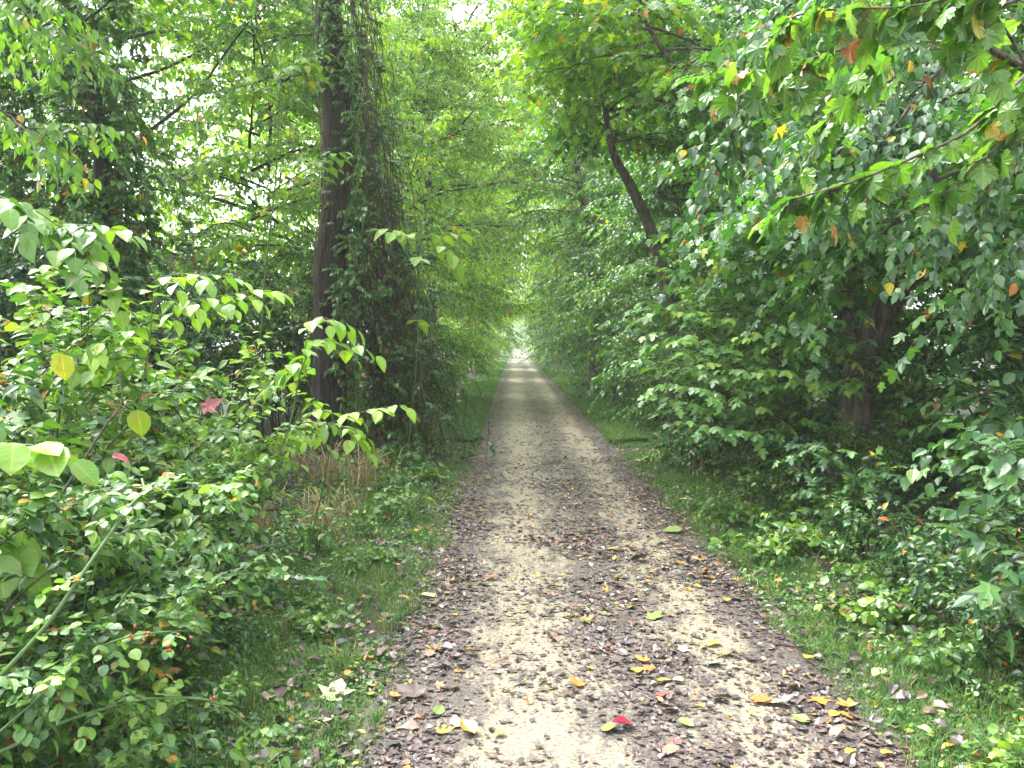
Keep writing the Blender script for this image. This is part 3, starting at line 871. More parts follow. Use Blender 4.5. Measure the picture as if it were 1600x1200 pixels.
# vine wrapped tree far left
YL = 10.0
bl = at(172, 560, YL)
tk2 = px_path([(178, 735, YL), (180, 560, YL), (172, 400, YL), (160, 250, YL), (140, 120, YL), (110, 0, YL), (90, -250, YL), (80, -400, YL)])
b2 = np.array((tk2[0][0], YL, 0)); tk2 = tk2 - b2
tw = make_tree('old_tree', 43, 8.5, .13, 'canopy', LOW, .11, nl=12, t0=.66, t1=1, L=2.6, Ltop=1., elev=(.5, 1.), droop=.7, nb=7, nt=7, m=9, tl=.5, trunk=tk2)
tw.location = b2
tag(tw, 'leaning trunk at far left smothered in dark green vines', 'tree')
vine_curtain('climbing_vine', 'heap of dark leafy vine that covers the leaning trunk at far left', rv, (b2[0] - .25, YL - .1), 120, (2.5, 6.8), .45, 1.45, 0, 2 * PI, 20, 'bush', LOW, .09, twr=(.0018, .004), zend=(0, 3.0), lean=-.03)
vine_curtain('climbing_vine', 'dark leafy vine mound at the left border behind the pale sapling', rv, (at(40, 600, 8.5)[0], 8.5), 110, (1.5, 3.0), .7, 1.5, 0, 2 * PI, 16, 'ivy', LOW, .08, twr=(.0018, .004), zend=(0, 1.5))

# ------------------------------------------------------------------ hero trees, right
YR = 8.6
tr_ = px_path([(1330, 750, YR), (1335, 660, YR), (1345, 570, YR), (1375, 500, YR), (1410, 440, YR - .2), (1440, 380, YR - .4), (1455, 300, YR - .6), (1450, 150, YR - .8), (1440, -100, YR - 1)])
b3 = np.array((tr_[0][0], YR, 0)); tr_ = tr_ - b3
fk = make_tree('forked_maple', 51, 6.5, .165, 'maple', MAPLE, .11, nl=20, t0=.6, t1=1, L=2.3, Ltop=1.4, bias=-.3, elev=(.15, .6), droop=.75, nb=8, nt=7, m=8, tl=.5, trunk=tr_, bark='barkr', hang=.4, sides=22, ridge=7)
fk.location = b3
tag(fk, 'thick forked brown maple trunk bending right, deep in the right-hand foliage', 'tree')
mb = MB(); tube(mb, px_path([(1338, 560, YR), (1322, 500, YR + .1), (1318, 430, YR + .2), (1300, 360, YR + .3), (1290, 250, YR + .4)]) - b3, [.1, .05], 8, 0, rv, .06)
mb.build('limb', M['barkr'], [c for c in fk.children if c.name.startswith('trunk')][0], True)


def leaning(px_list, seed, r, label, leafm='maple', tm=LOW, size=.12, name='leaning_tree', **kw):
    t = px_path(px_list); b = np.array((t[0][0], t[0][1], 0)); t = t - b; t[0][2] = -.1
    a = dict(nl=20, t0=.25, t1=1, L=3.0, Ltop=1.4, bias=0, elev=(.1, .7), droop=.6, nb=7, nt=7, m=9, tl=.5)
    a.update(kw)
    o = make_tree(name, seed, 8, r, leafm, tm, size, trunk=t, bark='barkr', **a)
    o.location = b
    tag(o, label, 'tree')
    return o


leaning([(1060, 700, 12.5), (1045, 480, 12.5), (1020, 370, 12.5), (985, 290, 12.3), (958, 238, 12.1), (946, 170, 11.9), (938, 90, 11.8), (925, 10, 11.7)], 52, .095, 'dark crooked trunk leaning left over the trail from the right side', t0=.6, nl=12, L=1.8, bias=.9, elev=(.5, 1.))
leaning([(935, 590, 26), (930, 450, 26), (920, 350, 26), (908, 300, 26), (895, 200, 26), (890, 60, 26)], 53, .2, 'reddish brown trunk rising out of the right foliage, left of the crooked one')
leaning([(1110, 620, 19), (1100, 450, 19), (1088, 340, 19), (1072, 270, 19), (1055, 100, 19), (1040, -60, 19)], 54, .15, 'slim dark trunk right of the crooked leaning trunk')
leaning([(1240, 660, 16), (1235, 480, 16), (1222, 340, 16), (1212, 240, 16), (1180, 60, 16), (1150, -100, 16)], 55, .19, 'upright brown trunk between the slim trunk and the forked maple', leafm='deep')
leaning([(1235, 720, 10.8), (1205, 400, 10.8), (1130, 200, 10.7), (1030, 70, 10.6), (955, -70, 10.5)], 56, .08, 'slim tree whose leafy crown hangs before the top of the crooked trunk', nl=16, t0=.6, L=1.9, Ltop=1.3, tm=MAPLE, leafm='canopy', size=.105, elev=(-.1, .5), nb=7, low=.9)
leaning([(676, 600, 24), (674, 480, 24), (672, 380, 24), (668, 260, 24), (662, 60, 24), (662, -60, 24)], 57, .17, 'straight dark trunk in the left row just right of the vine skirt', nl=14, t0=.66, L=2.2, leafm='canopy', elev=(.3, .9))
leaning([(748, 575, 44), (753, 470, 44), (762, 400, 44), (768, 250, 44), (770, 60, 44)], 58, .2, 'slightly leaning dark trunk beside the left verge far down the trail', nl=14, t0=.5, L=3, leafm='canopy', elev=(.2, .9))

# ------------------------------------------------------------------ tree kinds that repeat
edge = [
    Proto(lambda: make_tree('edge_maple', 61, 7.5, .11, 'maple', LOW, .12, nl=30, t0=.07, t1=1, L=2.9, Ltop=.9, bias=.5, elev=(.15, 1.), droop=.75, nb=8, nt=7, m=9, tl=.48, hang=.35)),
    Proto(lambda: make_tree('edge_maple', 62, 9, .13, 'maple', LOW, .12, nl=32, t0=.07, t1=1, L=3.3, Ltop=1., bias=.5, elev=(.15, .9), droop=.8, nb=8, nt=7, m=9, tl=.5, hang=.4)),
    Proto(lambda: make_tree('edge_maple', 63, 6.5, .09, 'deep', LOW, .11, nl=26, t0=.06, t1=1, L=2.6, Ltop=.8, bias=.4, elev=(.1, .9), droop=.6, nb=8, nt=7, m=9, tl=.45, hang=.3)),
]
elm = [
    Proto(lambda: make_tree('elm_tree', 71, 11, .13, 'canopy', LOW, .105, nl=32, t0=.14, t1=1, L=3.3, Ltop=1., bias=.3, elev=(.1, 1.), droop=.7, nb=8, nt=7, m=10, tl=.5, jit=.6, hang=.6, autumn=.025, low=.45)),
    Proto(lambda: make_tree('elm_tree', 72, 9, .10, 'canopy', NARROW, .135, nl=30, t0=.10, t1=1, L=3.0, Ltop=.9, bias=.3, elev=(.1, 1.), droop=.8, nb=8, nt=7, m=10, tl=.5, jit=.6, hang=.6, autumn=.035, low=.45)),
]
tall = [
    Proto(lambda: make_tree('tall_tree', 81, 16, .18, 'canopy', LOW, .16, nl=34, t0=.24, t1=1, L=4.8, Ltop=1.4, elev=(.15, 1.), droop=.55, nb=8, nt=6, m=9, tl=.65, autumn=.03, low=.8, hang=.7, jit=.7)),
    Proto(lambda: make_tree('tall_tree', 82, 15, .16, 'maple', LOW, .16, nl=32, t0=.22, t1=1, L=4.5, Ltop=1.2, elev=(.1, 1.), droop=.6, nb=8, nt=6, m=9, tl=.65, low=.8, hang=.7, jit=.7)),
]
arch = Proto(lambda: make_tree('arching_tree', 83, 14, .15, 'canopy', LOW, .15, nl=28, t0=.26, t1=1, L=4.4, Ltop=1.6, bias=.45, elev=(.1, .9), droop=.6, nb=8, nt=6, m=9, tl=.6, autumn=.025, low=.7, lean=(.2, .02), hang=.8, jit=.7))
ORD = ['first', 'second', 'third', 'fourth', 'fifth', 'sixth', 'seventh', 'eighth', 'ninth', 'tenth', 'eleventh', 'twelfth', 'thirteenth', 'fourteenth', 'fifteenth', 'sixteenth', 'seventeenth', 'eighteenth']
rp = np.random.default_rng(91)

GR = 'trees lining the right side of the trail'
right_row = [(5.1, 9.0, 0, .8), (5.2, 13.5, 1, .95), (4.4, 13.2, 0, .75), (2.75, 10.7, 2, .5), (3.3, 15.6, 1, .75), (3.3, 18.0, 0, .8), (4.1, 20, 1, 1), (3.4, 24, 2, .95), (3.9, 28.5, 0, 1), (3.7, 34, 1, 1.05), (4.0, 40, 0, 1.1), (3.7, 47, 2, 1.2), (4.1, 55, 1, 1.1), (4.0, 65, 0, 1.2), (4.0, 76, 1, 1.2), (4.2, 90, 0, 1.3), (4.4, 106, 1, 1.3)]
for i, (x, y, k, s) in enumerate(right_row):
    edge[k].place(x, y, PI + rp.uniform(-.5, .5), s, f'low-branched maple, {ORD[i]} of the right row counting away along the trail', GR, 'tree')
GL = 'trees lining the left side of the trail'
left_row = [(-3.0, 15.5, 1, .75), (-2.55, 20.5, 0, .85), (-3.0, 25, 1, 1), (-2.5, 30.5, 0, .9), (-3.1, 36, 1, 1.1), (-2.8, 43, 0, 1), (-3.1, 51, 1, 1.2), (-3.0, 60, 0, 1.1), (-3.2, 71, 1, 1.3), (-3.2, 84, 0, 1.2), (-3.4, 100, 1, 1.4)]
for i, (x, y, k, s) in enumerate(left_row):
    elm[k].place(x, y, rp.uniform(-.5, .5), s, f'yellow green elm, {ORD[i]} of the left row counting away beyond the vine-hung trunk', GL, 'tree')
GT = 'tall trees standing behind the trail edge'
back = [(-6.6, 15.5, 0, .8, 'tall yellow green tree between the two vine-hung trunks'),
        (-4.6, 18.5, 0, .85, 'tall bright tree just behind the tall dark trunk'),
        (-4.4, 26, 0, .95, 'tall bright tree arching over the trail from the left, nearest of the arching ones'),
        (-4.6, 36, 1, 1, 'tall maple arching over the trail from the left beyond the nearest arching one'),
        (-5.9, 24.5, 0, .95, 'tall bright tree seen through the branches left of the dark trunk'),
        (-11.5, 19, 0, .9, 'tall tree at the left border beyond the smothered trunk'),
        (-8.2, 33, 0, 1.1, 'tall tree deep behind the left row'),
        (-5.4, 50, 0, 1.1, 'tall tree arching from the left far along the trail'),
        (-6.5, 66, 1, 1.2, 'tall tree farthest back behind the left row'),
        (5.4, 21, 1, .9, 'tall maple standing above the crooked leaning trunk'),
        (8.6, 16, 1, .85, 'tall maple behind the forked trunk'),
        (11.5, 20, 1, .95, 'tall maple at the right border in the dark wood'),
        (4.9, 30, 0, .95, 'tall bright tree arching over the trail from the right'),
        (5.3, 43, 1, 1.05, 'tall maple arching over the trail from the right beyond the bright one'),
        (6.0, 58, 0, 1.15, 'tall bright tree arching from the right far along the trail'),
        (7.0, 80, 0, 1.3, 'tall bright tree farthest back above the right row'),
        (10.5, 28, 1, 1.1, 'tall maple between the right border and the arching bright tree'),
        (-3.3, 62, 1, 1.1, 'tall maple rooted close to the trail at left where the tunnel closes'), (3.9, 70, 0, 1.2, 'tall bright tree rooted close to the trail at right where the tunnel closes'),
        (-3.3, 44, 0, .9, 'tall bright tree leaning its crown across the trail from the left'), (4.0, 36, 1, .8, 'tall maple leaning its crown across the trail from the right'),
        (6.6, 5.4, 1, .7, 'tall maple added beyond the right border to shade the right foreground'),  # added mostly out of view so its crown shades the right foreground
        (7.2, 11.2, 1, .75, 'tall maple whose boughs fill the top behind the large lobed leaves')]
elm[0].place(-4.4, 14.6, .4, .8, 'yellow green elm between the white sky gap and the dark trunk', None, 'tree')
elm[1].place(-8.4, 16.5, 1, .95, 'narrow-leaved tree behind the smothered trunk at far left', None, 'tree')
for x, y, k, s, lab in back:
    tall[k].place(x, y, rp.uniform(0, 6.28), s, lab, GT, 'tree')

GA = 'trees arching over the trail'
for i, (x, y, rz, s) in enumerate([(-3.2, 23, .1, .8), (4.1, 27, PI, .85), (-3.4, 34, -.2, .95), (4.3, 40, PI - .2, 1.0), (-3.5, 49, .2, 1.1), (4.5, 60, PI, 1.2), (-3.6, 74, 0, 1.3)]):
    arch.place(x, y, rz, s, f"bright crown arching over the trail from the {'left' if x < 0 else 'right'}, {ORD[i // 2]} on that side counting away", GA, 'tree')

# ------------------------------------------------------------------ bushes that repeat
bushk = [
    Proto(lambda: make_bush('leafy_bush', 101, 1.9, 1.0, 15, 'bush', LOW, .075, tw=22, tl=.3, m=9, arch=.6)),
    Proto(lambda: make_bush('leafy_bush', 102, 2.4, 1.2, 16, 'ivy', LOW, .08, tw=24, tl=.32, m=9, arch=.5)),
    Proto(lambda: make_bush('leafy_bush', 103, 1.3, 1.0, 14, 'canopy', NARROW, .075, tw=20, tl=.26, m=9, arch=.9)),
]
make_tree('elm_tree', 75, 9, .08, 'canopy', OVATE2, .105, nl=16, t0=.42, t1=1, L=2.6, Ltop=.9, bias=.3, elev=(.1, 1.), droop=.9, nb=7, nt=6, m=8, tl=.45, jit=.4, hang=.5, autumn=.04)
q_ = [o for o in COL.objects if o.name.startswith('elm_tree')][-1]; q_.location = (-5.3, 7.4, 0); tag(q_, 'thin tree with hanging yellow green leaves at the top left corner', 'tree')
GB1 = 'bushes along the right edge of the trail'
rb = [(3.0, 8.0, 2, .75), (3.5, 10.2, 1, .8), (2.3, 11.0, 0, 1.1), (2.95, 12.8, 0, .8), (3.3, 14.4, 0, 1), (2.9, 17, 2, 1), (3.1, 19.5, 1, .9), (2.9, 22.5, 0, 1.0), (3.0, 26, 2, 1.2), (3.0, 30, 0, 1.1), (3.1, 35, 1, 1), (3.1, 42, 0, 1.2), (3.1, 50, 0, 1.3), (3.1, 60, 1, 1.2), (3.1, 72, 0, 1.5), (3.2, 88, 0, 1.6)]
for i, (x, y, k, s) in enumerate(rb):
    bushk[k].place(x, y, rp.uniform(0, 6.28), s, f'leafy bush at the right grass edge, {ORD[i]} of its row counting away', GB1, 'shrub')
GB2 = 'bushes along the left edge of the trail'
lb = [(-2.0, 14.5, 1, .6), (-2.3, 16.5, 2, 1.0), (-2.1, 19, 1, .7), (-2.4, 22, 0, .9), (-2.1, 25, 2, 1.1), (-2.3, 28.5, 0, .9), (-2.3, 33, 1, .8), (-2.3, 39, 0, 1.0), (-2.4, 47, 2, 1.5), (-2.5, 57, 0, 1.3), (-2.5, 70, 1, 1.2), (-2.6, 86, 0, 1.5)]
for i, (x, y, k, s) in enumerate(lb):
    bushk[k].place(x, y, rp.uniform(0, 6.28), s, f'leafy bush at the left grass edge, {ORD[i]} past the skirt of vines', GB2, 'shrub')
GB3 = 'bushes filling the woods behind'
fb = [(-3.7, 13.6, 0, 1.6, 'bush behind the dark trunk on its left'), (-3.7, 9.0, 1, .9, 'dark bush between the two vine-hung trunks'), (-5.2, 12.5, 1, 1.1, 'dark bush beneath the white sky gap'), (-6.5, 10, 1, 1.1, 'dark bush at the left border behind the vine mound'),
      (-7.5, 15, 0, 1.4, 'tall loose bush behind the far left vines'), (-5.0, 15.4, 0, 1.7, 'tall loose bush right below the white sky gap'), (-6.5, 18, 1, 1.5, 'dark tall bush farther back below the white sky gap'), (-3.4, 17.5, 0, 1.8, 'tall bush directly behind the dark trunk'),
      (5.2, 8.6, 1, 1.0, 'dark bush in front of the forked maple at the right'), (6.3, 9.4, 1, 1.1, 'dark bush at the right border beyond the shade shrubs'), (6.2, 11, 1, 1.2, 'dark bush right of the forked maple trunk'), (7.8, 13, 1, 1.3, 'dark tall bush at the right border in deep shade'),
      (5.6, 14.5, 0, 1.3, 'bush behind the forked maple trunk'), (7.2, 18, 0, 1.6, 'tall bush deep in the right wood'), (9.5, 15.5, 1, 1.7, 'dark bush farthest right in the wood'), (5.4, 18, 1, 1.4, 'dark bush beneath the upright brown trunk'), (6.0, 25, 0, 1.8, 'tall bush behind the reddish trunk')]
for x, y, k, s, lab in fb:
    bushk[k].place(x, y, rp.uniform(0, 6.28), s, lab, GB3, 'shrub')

# ------------------------------------------------------------------ far woods (one mass)
rf = np.random.default_rng(111)
n = 60000
y = 95 + 170 * rf.random(n) ** 1.6; sg = np.where(rf.random(n) < .5, -1, 1)
x = np.where(sg > 0, PC + 2.6, PC - 2.6) + sg * (8 * rf.random(n) ** 1.6 + .6 * vnoise(y, y * .3, .5) + .5)
z = 14 * rf.random(n) ** 1.2
over = np.clip((z - 4) / 8, 0, 1) * 2.6
x = x - sg * over * rf.random(n)
n2 = 30000
x = np.append(x, PC + rf.uniform(-9, 9, n2)); y = np.append(y, rf.uniform(245, 275, n2)); z = np.append(z, rf.uniform(0, 16, n2)); n += n2
mb = MB(); put_leaves(mb, LOW, np.stack([x, y, z], 1), rf.normal(0, 1, (n, 3)), rf.normal(0, .6, (n, 3)) + (0, 0, .8), rf.uniform(.25, .6, n), tints(rf, n, .04))
tag(mb.build('distant_woods', M['canopy']), 'far hazy mass of woods where the trail vanishes', 'woods', kind='stuff')

# ------------------------------------------------------------------ overhanging branches, top right
ro = np.random.default_rng(121)
root = thing('overhanging_tree', 'near maple branches with large lobed leaves hanging in at the top right', 'tree', (3.6, 2.6, 0))
o3 = np.array((3.6, 2.6, 0)); YO = 2.7
mb = MB(); tube(mb, np.array([(0, 0, -.1), (.02, .02, 1.2), (-.03, .05, 2.4), (0, .0, 4.2), (.1, .1, 6)]), [.17, .13, .1, .06], 10, 0, ro, .06)
trk = mb.build('trunk', M['barkr'], root, True)
cr = MB()
limbs = [([(2050, 330, 2.6), (1800, 210, YO), (1610, 112, YO), (1530, 62, YO), (1450, -15, YO), (1360, -90, YO)], .016),
         ([(1480, 12, YO), (1400, 45, YO + .1), (1290, 85, YO + .2), (1190, 110, YO + .3), (1080, 118, YO + .35)], .006),
         ([(1560, 80, YO), (1470, 65, YO + .15), (1390, 75, YO + .3), (1320, 145, YO + .5), (1270, 225, YO + .6)], .006),
         ([(2050, 400, 2.6), (1700, 60, YO + .2), (1600, 120, YO + .2), (1520, 200, YO + .1), (1430, 245, YO), (1330, 285, YO), (1235, 312, YO)], .008),
         ([(2050, 420, 2.6), (1750, 210, YO - .1), (1610, 195, YO), (1540, 245, YO), (1480, 300, YO)], .006),
         ([(1610, 112, YO), (1560, 30, YO - .1), (1500, -40, YO - .1)], .006),
         ([(1800, 210, YO), (1680, 60, YO - .3), (1560, -10, YO - .2), (1420, 10, YO - .1), (1260, 20, YO), (1190, 60, YO + .1)], .006)]
for i, (q, r) in enumerate(limbs):
    pts = px_path(q) - o3
    lm = MB(); tube(lm, pts, [r, r * .4], 6, 0, ro, .06); lm.build('limb', M['barkr'], trk, True)
    nn = (40, 30, 26, 34, 20, 14, 36)[i]
    f = ro.uniform(.4 if i != 0 else .3, 1, nn); p_, d_ = along(pts, f)
    dd = d_ * .8 + ro.normal(0, .55, (nn, 3)) + (-.25, 0, -.25)
    # leaf stalks: each short twig ends in one or two leaves
    twig_leaves(cr, ro, p_, dd, .07, 2, SYC, .078, .05, .5, .45, .45, False, 0, 1, .0016, .5, .2, .75, .35)
cr.build('crown', [M['overhang'], M['twig']], root)

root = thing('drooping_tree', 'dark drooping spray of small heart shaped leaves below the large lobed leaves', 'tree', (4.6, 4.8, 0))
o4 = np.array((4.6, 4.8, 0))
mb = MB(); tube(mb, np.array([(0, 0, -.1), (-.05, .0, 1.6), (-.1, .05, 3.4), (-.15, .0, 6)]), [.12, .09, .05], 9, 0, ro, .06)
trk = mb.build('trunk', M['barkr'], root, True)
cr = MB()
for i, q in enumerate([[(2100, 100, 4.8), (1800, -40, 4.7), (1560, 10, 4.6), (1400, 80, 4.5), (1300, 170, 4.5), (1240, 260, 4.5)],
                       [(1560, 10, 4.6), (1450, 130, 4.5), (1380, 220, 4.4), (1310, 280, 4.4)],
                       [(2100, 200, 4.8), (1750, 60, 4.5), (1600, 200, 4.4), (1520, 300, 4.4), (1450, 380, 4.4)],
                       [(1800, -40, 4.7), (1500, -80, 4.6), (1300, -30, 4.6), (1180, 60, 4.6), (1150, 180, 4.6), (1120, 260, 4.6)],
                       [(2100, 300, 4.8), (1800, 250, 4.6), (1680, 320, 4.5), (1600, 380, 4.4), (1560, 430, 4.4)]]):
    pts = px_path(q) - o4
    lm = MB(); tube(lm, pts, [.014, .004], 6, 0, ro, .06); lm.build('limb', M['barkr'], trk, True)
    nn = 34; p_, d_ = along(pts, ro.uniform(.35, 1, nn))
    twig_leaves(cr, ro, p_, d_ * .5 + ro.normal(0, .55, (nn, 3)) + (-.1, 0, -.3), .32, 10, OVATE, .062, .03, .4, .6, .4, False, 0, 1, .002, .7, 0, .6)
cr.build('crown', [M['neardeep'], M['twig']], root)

# ------------------------------------------------------------------ left thicket, near
near_b = [
    Proto(lambda: make_bush('thicket_shrub', 131, 1.6, .8, 14, 'near', OVATE, .068, tw=20, tl=.28, m=7, autumn=.03, hi=.79, arch=.7, flat=.9)),
    Proto(lambda: make_bush('thicket_shrub', 132, 1.25, .8, 13, 'nearmid', OVATE2, .07, tw=19, tl=.26, m=8, autumn=.02, hi=.78, arch=.9, flat=.9)),
    Proto(lambda: make_bush('rose_bush', 133, 1.0, .85, 12, 'nearmid', ROUND, .038, tw=22, tl=.12, m=4, autumn=.015, opp=True, arch=1.3, hang=.1, stemm='cane', sr=.006)),
    Proto(lambda: make_bush('thicket_shrub', 134, .8, .6, 10, 'near', SYC, .08, tw=9, tl=.2, m=4, autumn=.05, arch=.6)),
]
GN = 'shrubs crowding the left foreground thicket'
nl_ = [(-2.55, 4.4, 0, 1.12, 'bright green shrub at the centre of the left thicket'), (-2.0, 5.6, 0, .98, 'bright shrub just left of the dark trunk base'),
       (-3.1, 5.4, 0, 1.2, 'tallest bright shrub on the crest of the left thicket'), (-2.15, 4.9, 1, .95, 'glossy long-leaved shrub on the thicket flank facing the trail'),
       (-2.6, 3.6, 1, 1.1, 'glossy shrub at the left border, waist high'), (-1.75, 4.05, 1, .75, 'low glossy shrub at the thicket foot'),
       (-1.55, 3.0, 2, .9, 'rose bush with tiny leaflets in the bottom left corner'), (-2.05, 3.3, 2, 1.15, 'larger rose bush left of the hips'),
       (-1.9, 4.5, 2, 1.0, 'rose bush with tiny leaflets on the flank of the thicket'), (-1.65, 3.5, 3, .8, 'small lobed-leaf shrub behind the rose canes'),
       (-2.7, 6.8, 1, .8, 'glossy shrub in front of the dark trunk'), (-3.7, 6.6, 0, 1.1, 'bright shrub behind the thicket crest'),
       (-3.2, 7.6, 2, 1.3, 'tall rose bush beneath the dark trunk'), (-4.2, 5.2, 1, 1.2, 'glossy shrub under the pale sapling'), (-1.95, 2.75, 1, .8, 'glossy shrub at the bottom left border'),
       (-3.3, 4.3, 3, 1.5, 'lobed-leaf shrub at the left border'), (-1.35, 2.7, 3, .5, 'knee-high lobed-leaf plant at the bottom edge, left')]
for x, y, k, s, lab in nl_:
    near_b[k].place(x, y, rp.uniform(0, 6.28), s, lab, GN, 'shrub')

GQ = 'shrubs crowding the right foreground'
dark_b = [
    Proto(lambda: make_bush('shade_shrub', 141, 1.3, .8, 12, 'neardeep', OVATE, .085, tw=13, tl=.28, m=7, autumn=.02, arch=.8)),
    Proto(lambda: make_bush('shade_shrub', 142, .7, .55, 12, 'neardeep', OVATE2, .06, tw=12, tl=.2, m=6, autumn=.03, arch=.7)),  # deep leaf green puts the canopy shade into the colour
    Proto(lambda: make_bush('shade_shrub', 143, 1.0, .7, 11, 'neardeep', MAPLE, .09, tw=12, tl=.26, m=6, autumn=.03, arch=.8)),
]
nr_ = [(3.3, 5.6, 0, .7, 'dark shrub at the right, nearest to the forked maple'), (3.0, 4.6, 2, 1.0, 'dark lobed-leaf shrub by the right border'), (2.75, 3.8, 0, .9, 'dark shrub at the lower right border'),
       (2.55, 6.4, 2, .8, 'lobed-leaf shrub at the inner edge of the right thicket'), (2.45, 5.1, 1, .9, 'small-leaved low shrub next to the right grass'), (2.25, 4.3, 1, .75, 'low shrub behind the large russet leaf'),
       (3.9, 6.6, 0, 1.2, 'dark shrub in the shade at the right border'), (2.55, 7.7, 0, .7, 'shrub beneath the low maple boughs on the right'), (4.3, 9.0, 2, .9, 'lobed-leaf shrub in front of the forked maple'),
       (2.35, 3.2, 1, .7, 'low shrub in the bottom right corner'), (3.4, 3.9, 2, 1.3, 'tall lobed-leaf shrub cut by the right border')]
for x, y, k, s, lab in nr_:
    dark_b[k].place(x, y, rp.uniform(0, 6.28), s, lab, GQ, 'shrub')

# ------------------------------------------------------------------ saplings and sprays, each with its own shape
rs = np.random.default_rng(151)


def sapling(name, label, base_px, paths, tm, size, leafm='near', n=7, tl=.16, m=4, r=.007, cat='sapling', lo=.45, hi=.75, autumn=0., hang=.3, opp=False, flat=.7, stemm='cane'):
    b = np.array(base_px); root = thing(name, label, cat, (b[0], b[1], 0))
    b0 = np.array((b[0], b[1], 0.)); st, fo = MB(), MB()
    for i, q in enumerate(paths):
        pts = [at(*w) - b0 for w in q]
        if i == 0:
            pts = [np.array((0, 0, -.05))] + pts
        pts = smooth_path(pts); tube(st, pts, [r if i == 0 else r * .6, r * .25], 6)
        f = np.linspace(.45 if i == 0 else .2, 1, n); p_, d_ = along(pts, f)
        s_ = unit(np.cross(d_, UP)) * np.where(np.arange(n) % 2, 1, -1)[:, None]
        dd = d_ * .6 + s_ * .8 + rs.normal(0, .15, (n, 3)); dd[-1] = d_[-1]
        twig_leaves(fo, rs, p_, dd, tl, m, tm, size, autumn, .25, hang, .22, opp, 0, 1, .002, flat, lo, hi, .2)
    st.build('stem', M[stemm], root, True); fo.build('foliage', [M[leafm], M['twig']], root)


sapling('sapling', 'pale sapling arching in at the left border with bright pointed leaves', (-2.75, 3.6), [[(-40, 480, 3.6), (20, 330, 3.6), (100, 360, 3.6), (150, 420, 3.6)], [(0, 330, 3.6), (110, 350, 3.7), (150, 352, 3.7)], [(-20, 300, 3.5), (30, 320, 3.5), (60, 350, 3.5)]], OVATE, .092, n=9, lo=.25)
sapling('sapling', 'bright sapling topping the thicket below the pale arching one', (-2.3, 4.4), [[(200, 700, 4.4), (230, 560, 4.4), (250, 440, 4.4), (330, 430, 4.4)], [(240, 500, 4.4), (190, 520, 4.4), (130, 545, 4.3)], [(245, 460, 4.4), (290, 470, 4.4), (390, 455, 4.5)], [(235, 560, 4.4), (180, 560, 4.4), (140, 575, 4.4)]], OVATE, .09, n=9, lo=.25)
sapling('sapling', 'sapling with soft broad leaves crossing the dark trunk low down', (-1.55, 6.4), [[(505, 760, 6.3), (520, 660, 6.2), (505, 640, 6.2), (490, 625, 6.2)], [(520, 660, 6.2), (560, 645, 6.1), (610, 635, 6.0)], [(520, 660, 6.2), (500, 668, 6.2), (480, 680, 6.2)], [(521, 664, 6.2), (550, 670, 6.1), (560, 680, 6.1)]], OVATE, .115, n=5, m=3, tl=.13)
sapling('sapling', 'sapling with drooping leaves crossing the dark trunk at breast height', (-1.9, 5.3), [[(440, 700, 5.3), (470, 580, 5.3), (500, 535, 5.3), (550, 540, 5.3)], [(470, 570, 5.3), (490, 500, 5.3), (520, 500, 5.3)], [(480, 555, 5.3), (470, 560, 5.3), (450, 575, 5.3)]], OVATE, .105, n=6, m=3, tl=.15)
sapling('sapling', 'thin sapling holding pale leaves above the trail edge right of the vine skirt', (-1.4, 11.0), [[(645, 640, 11), (655, 480, 11), (660, 375, 11), (700, 365, 11)], [(660, 380, 11), (640, 365, 11), (625, 360, 11)], [(662, 385, 11), (690, 385, 11), (700, 395, 11)]], OVATE, .2, n=4, m=3, tl=.28)
sapling('sapling', 'slim leaning sapling between dark trunk and trail, bare low down', (-2.1, 15), [[(650, 560, 15), (650, 350, 15), (625, 180, 15), (600, 20, 15)], [(640, 280, 15), (660, 220, 15), (690, 180, 15)]], OVATE2, .11, 'canopy', n=14, m=6, tl=.4, r=.02)
sapling('sapling', 'slender young tree left of the dark trunk with layered light leaves', (-3.6, 10.5), [[(400, 560, 10.5), (415, 420, 10.5), (432, 260, 10.5), (440, 60, 10.5), (445, -60, 10.5)], [(425, 300, 10.5), (470, 270, 10.3), (500, 250, 10.2)], [(432, 260, 10.5), (390, 240, 10.5), (340, 250, 10.5)], [(437, 160, 10.5), (400, 140, 10.5), (350, 160, 10.5)], [(420, 380, 10.5), (380, 370, 10.5), (330, 385, 10.5)], [(438, 120, 10.5), (460, 110, 10.4), (475, 100, 10.4)]], OVATE, .12, 'near', n=12, m=5, tl=.35, r=.016, autumn=.05)
sapling('sapling', 'broad-leaved plant poking in at the left border, lime green', (-1.95, 3.0), [[(-40, 800, 3.0), (0, 705, 3.0), (40, 695, 3.0), (70, 700, 3.0)], [(-30, 820, 3), (0, 830, 3.0), (20, 850, 3)]], ROUND, .15, n=4, m=2, tl=.1)
BR = 'leafy maple sprays reaching out of the right-hand foliage'
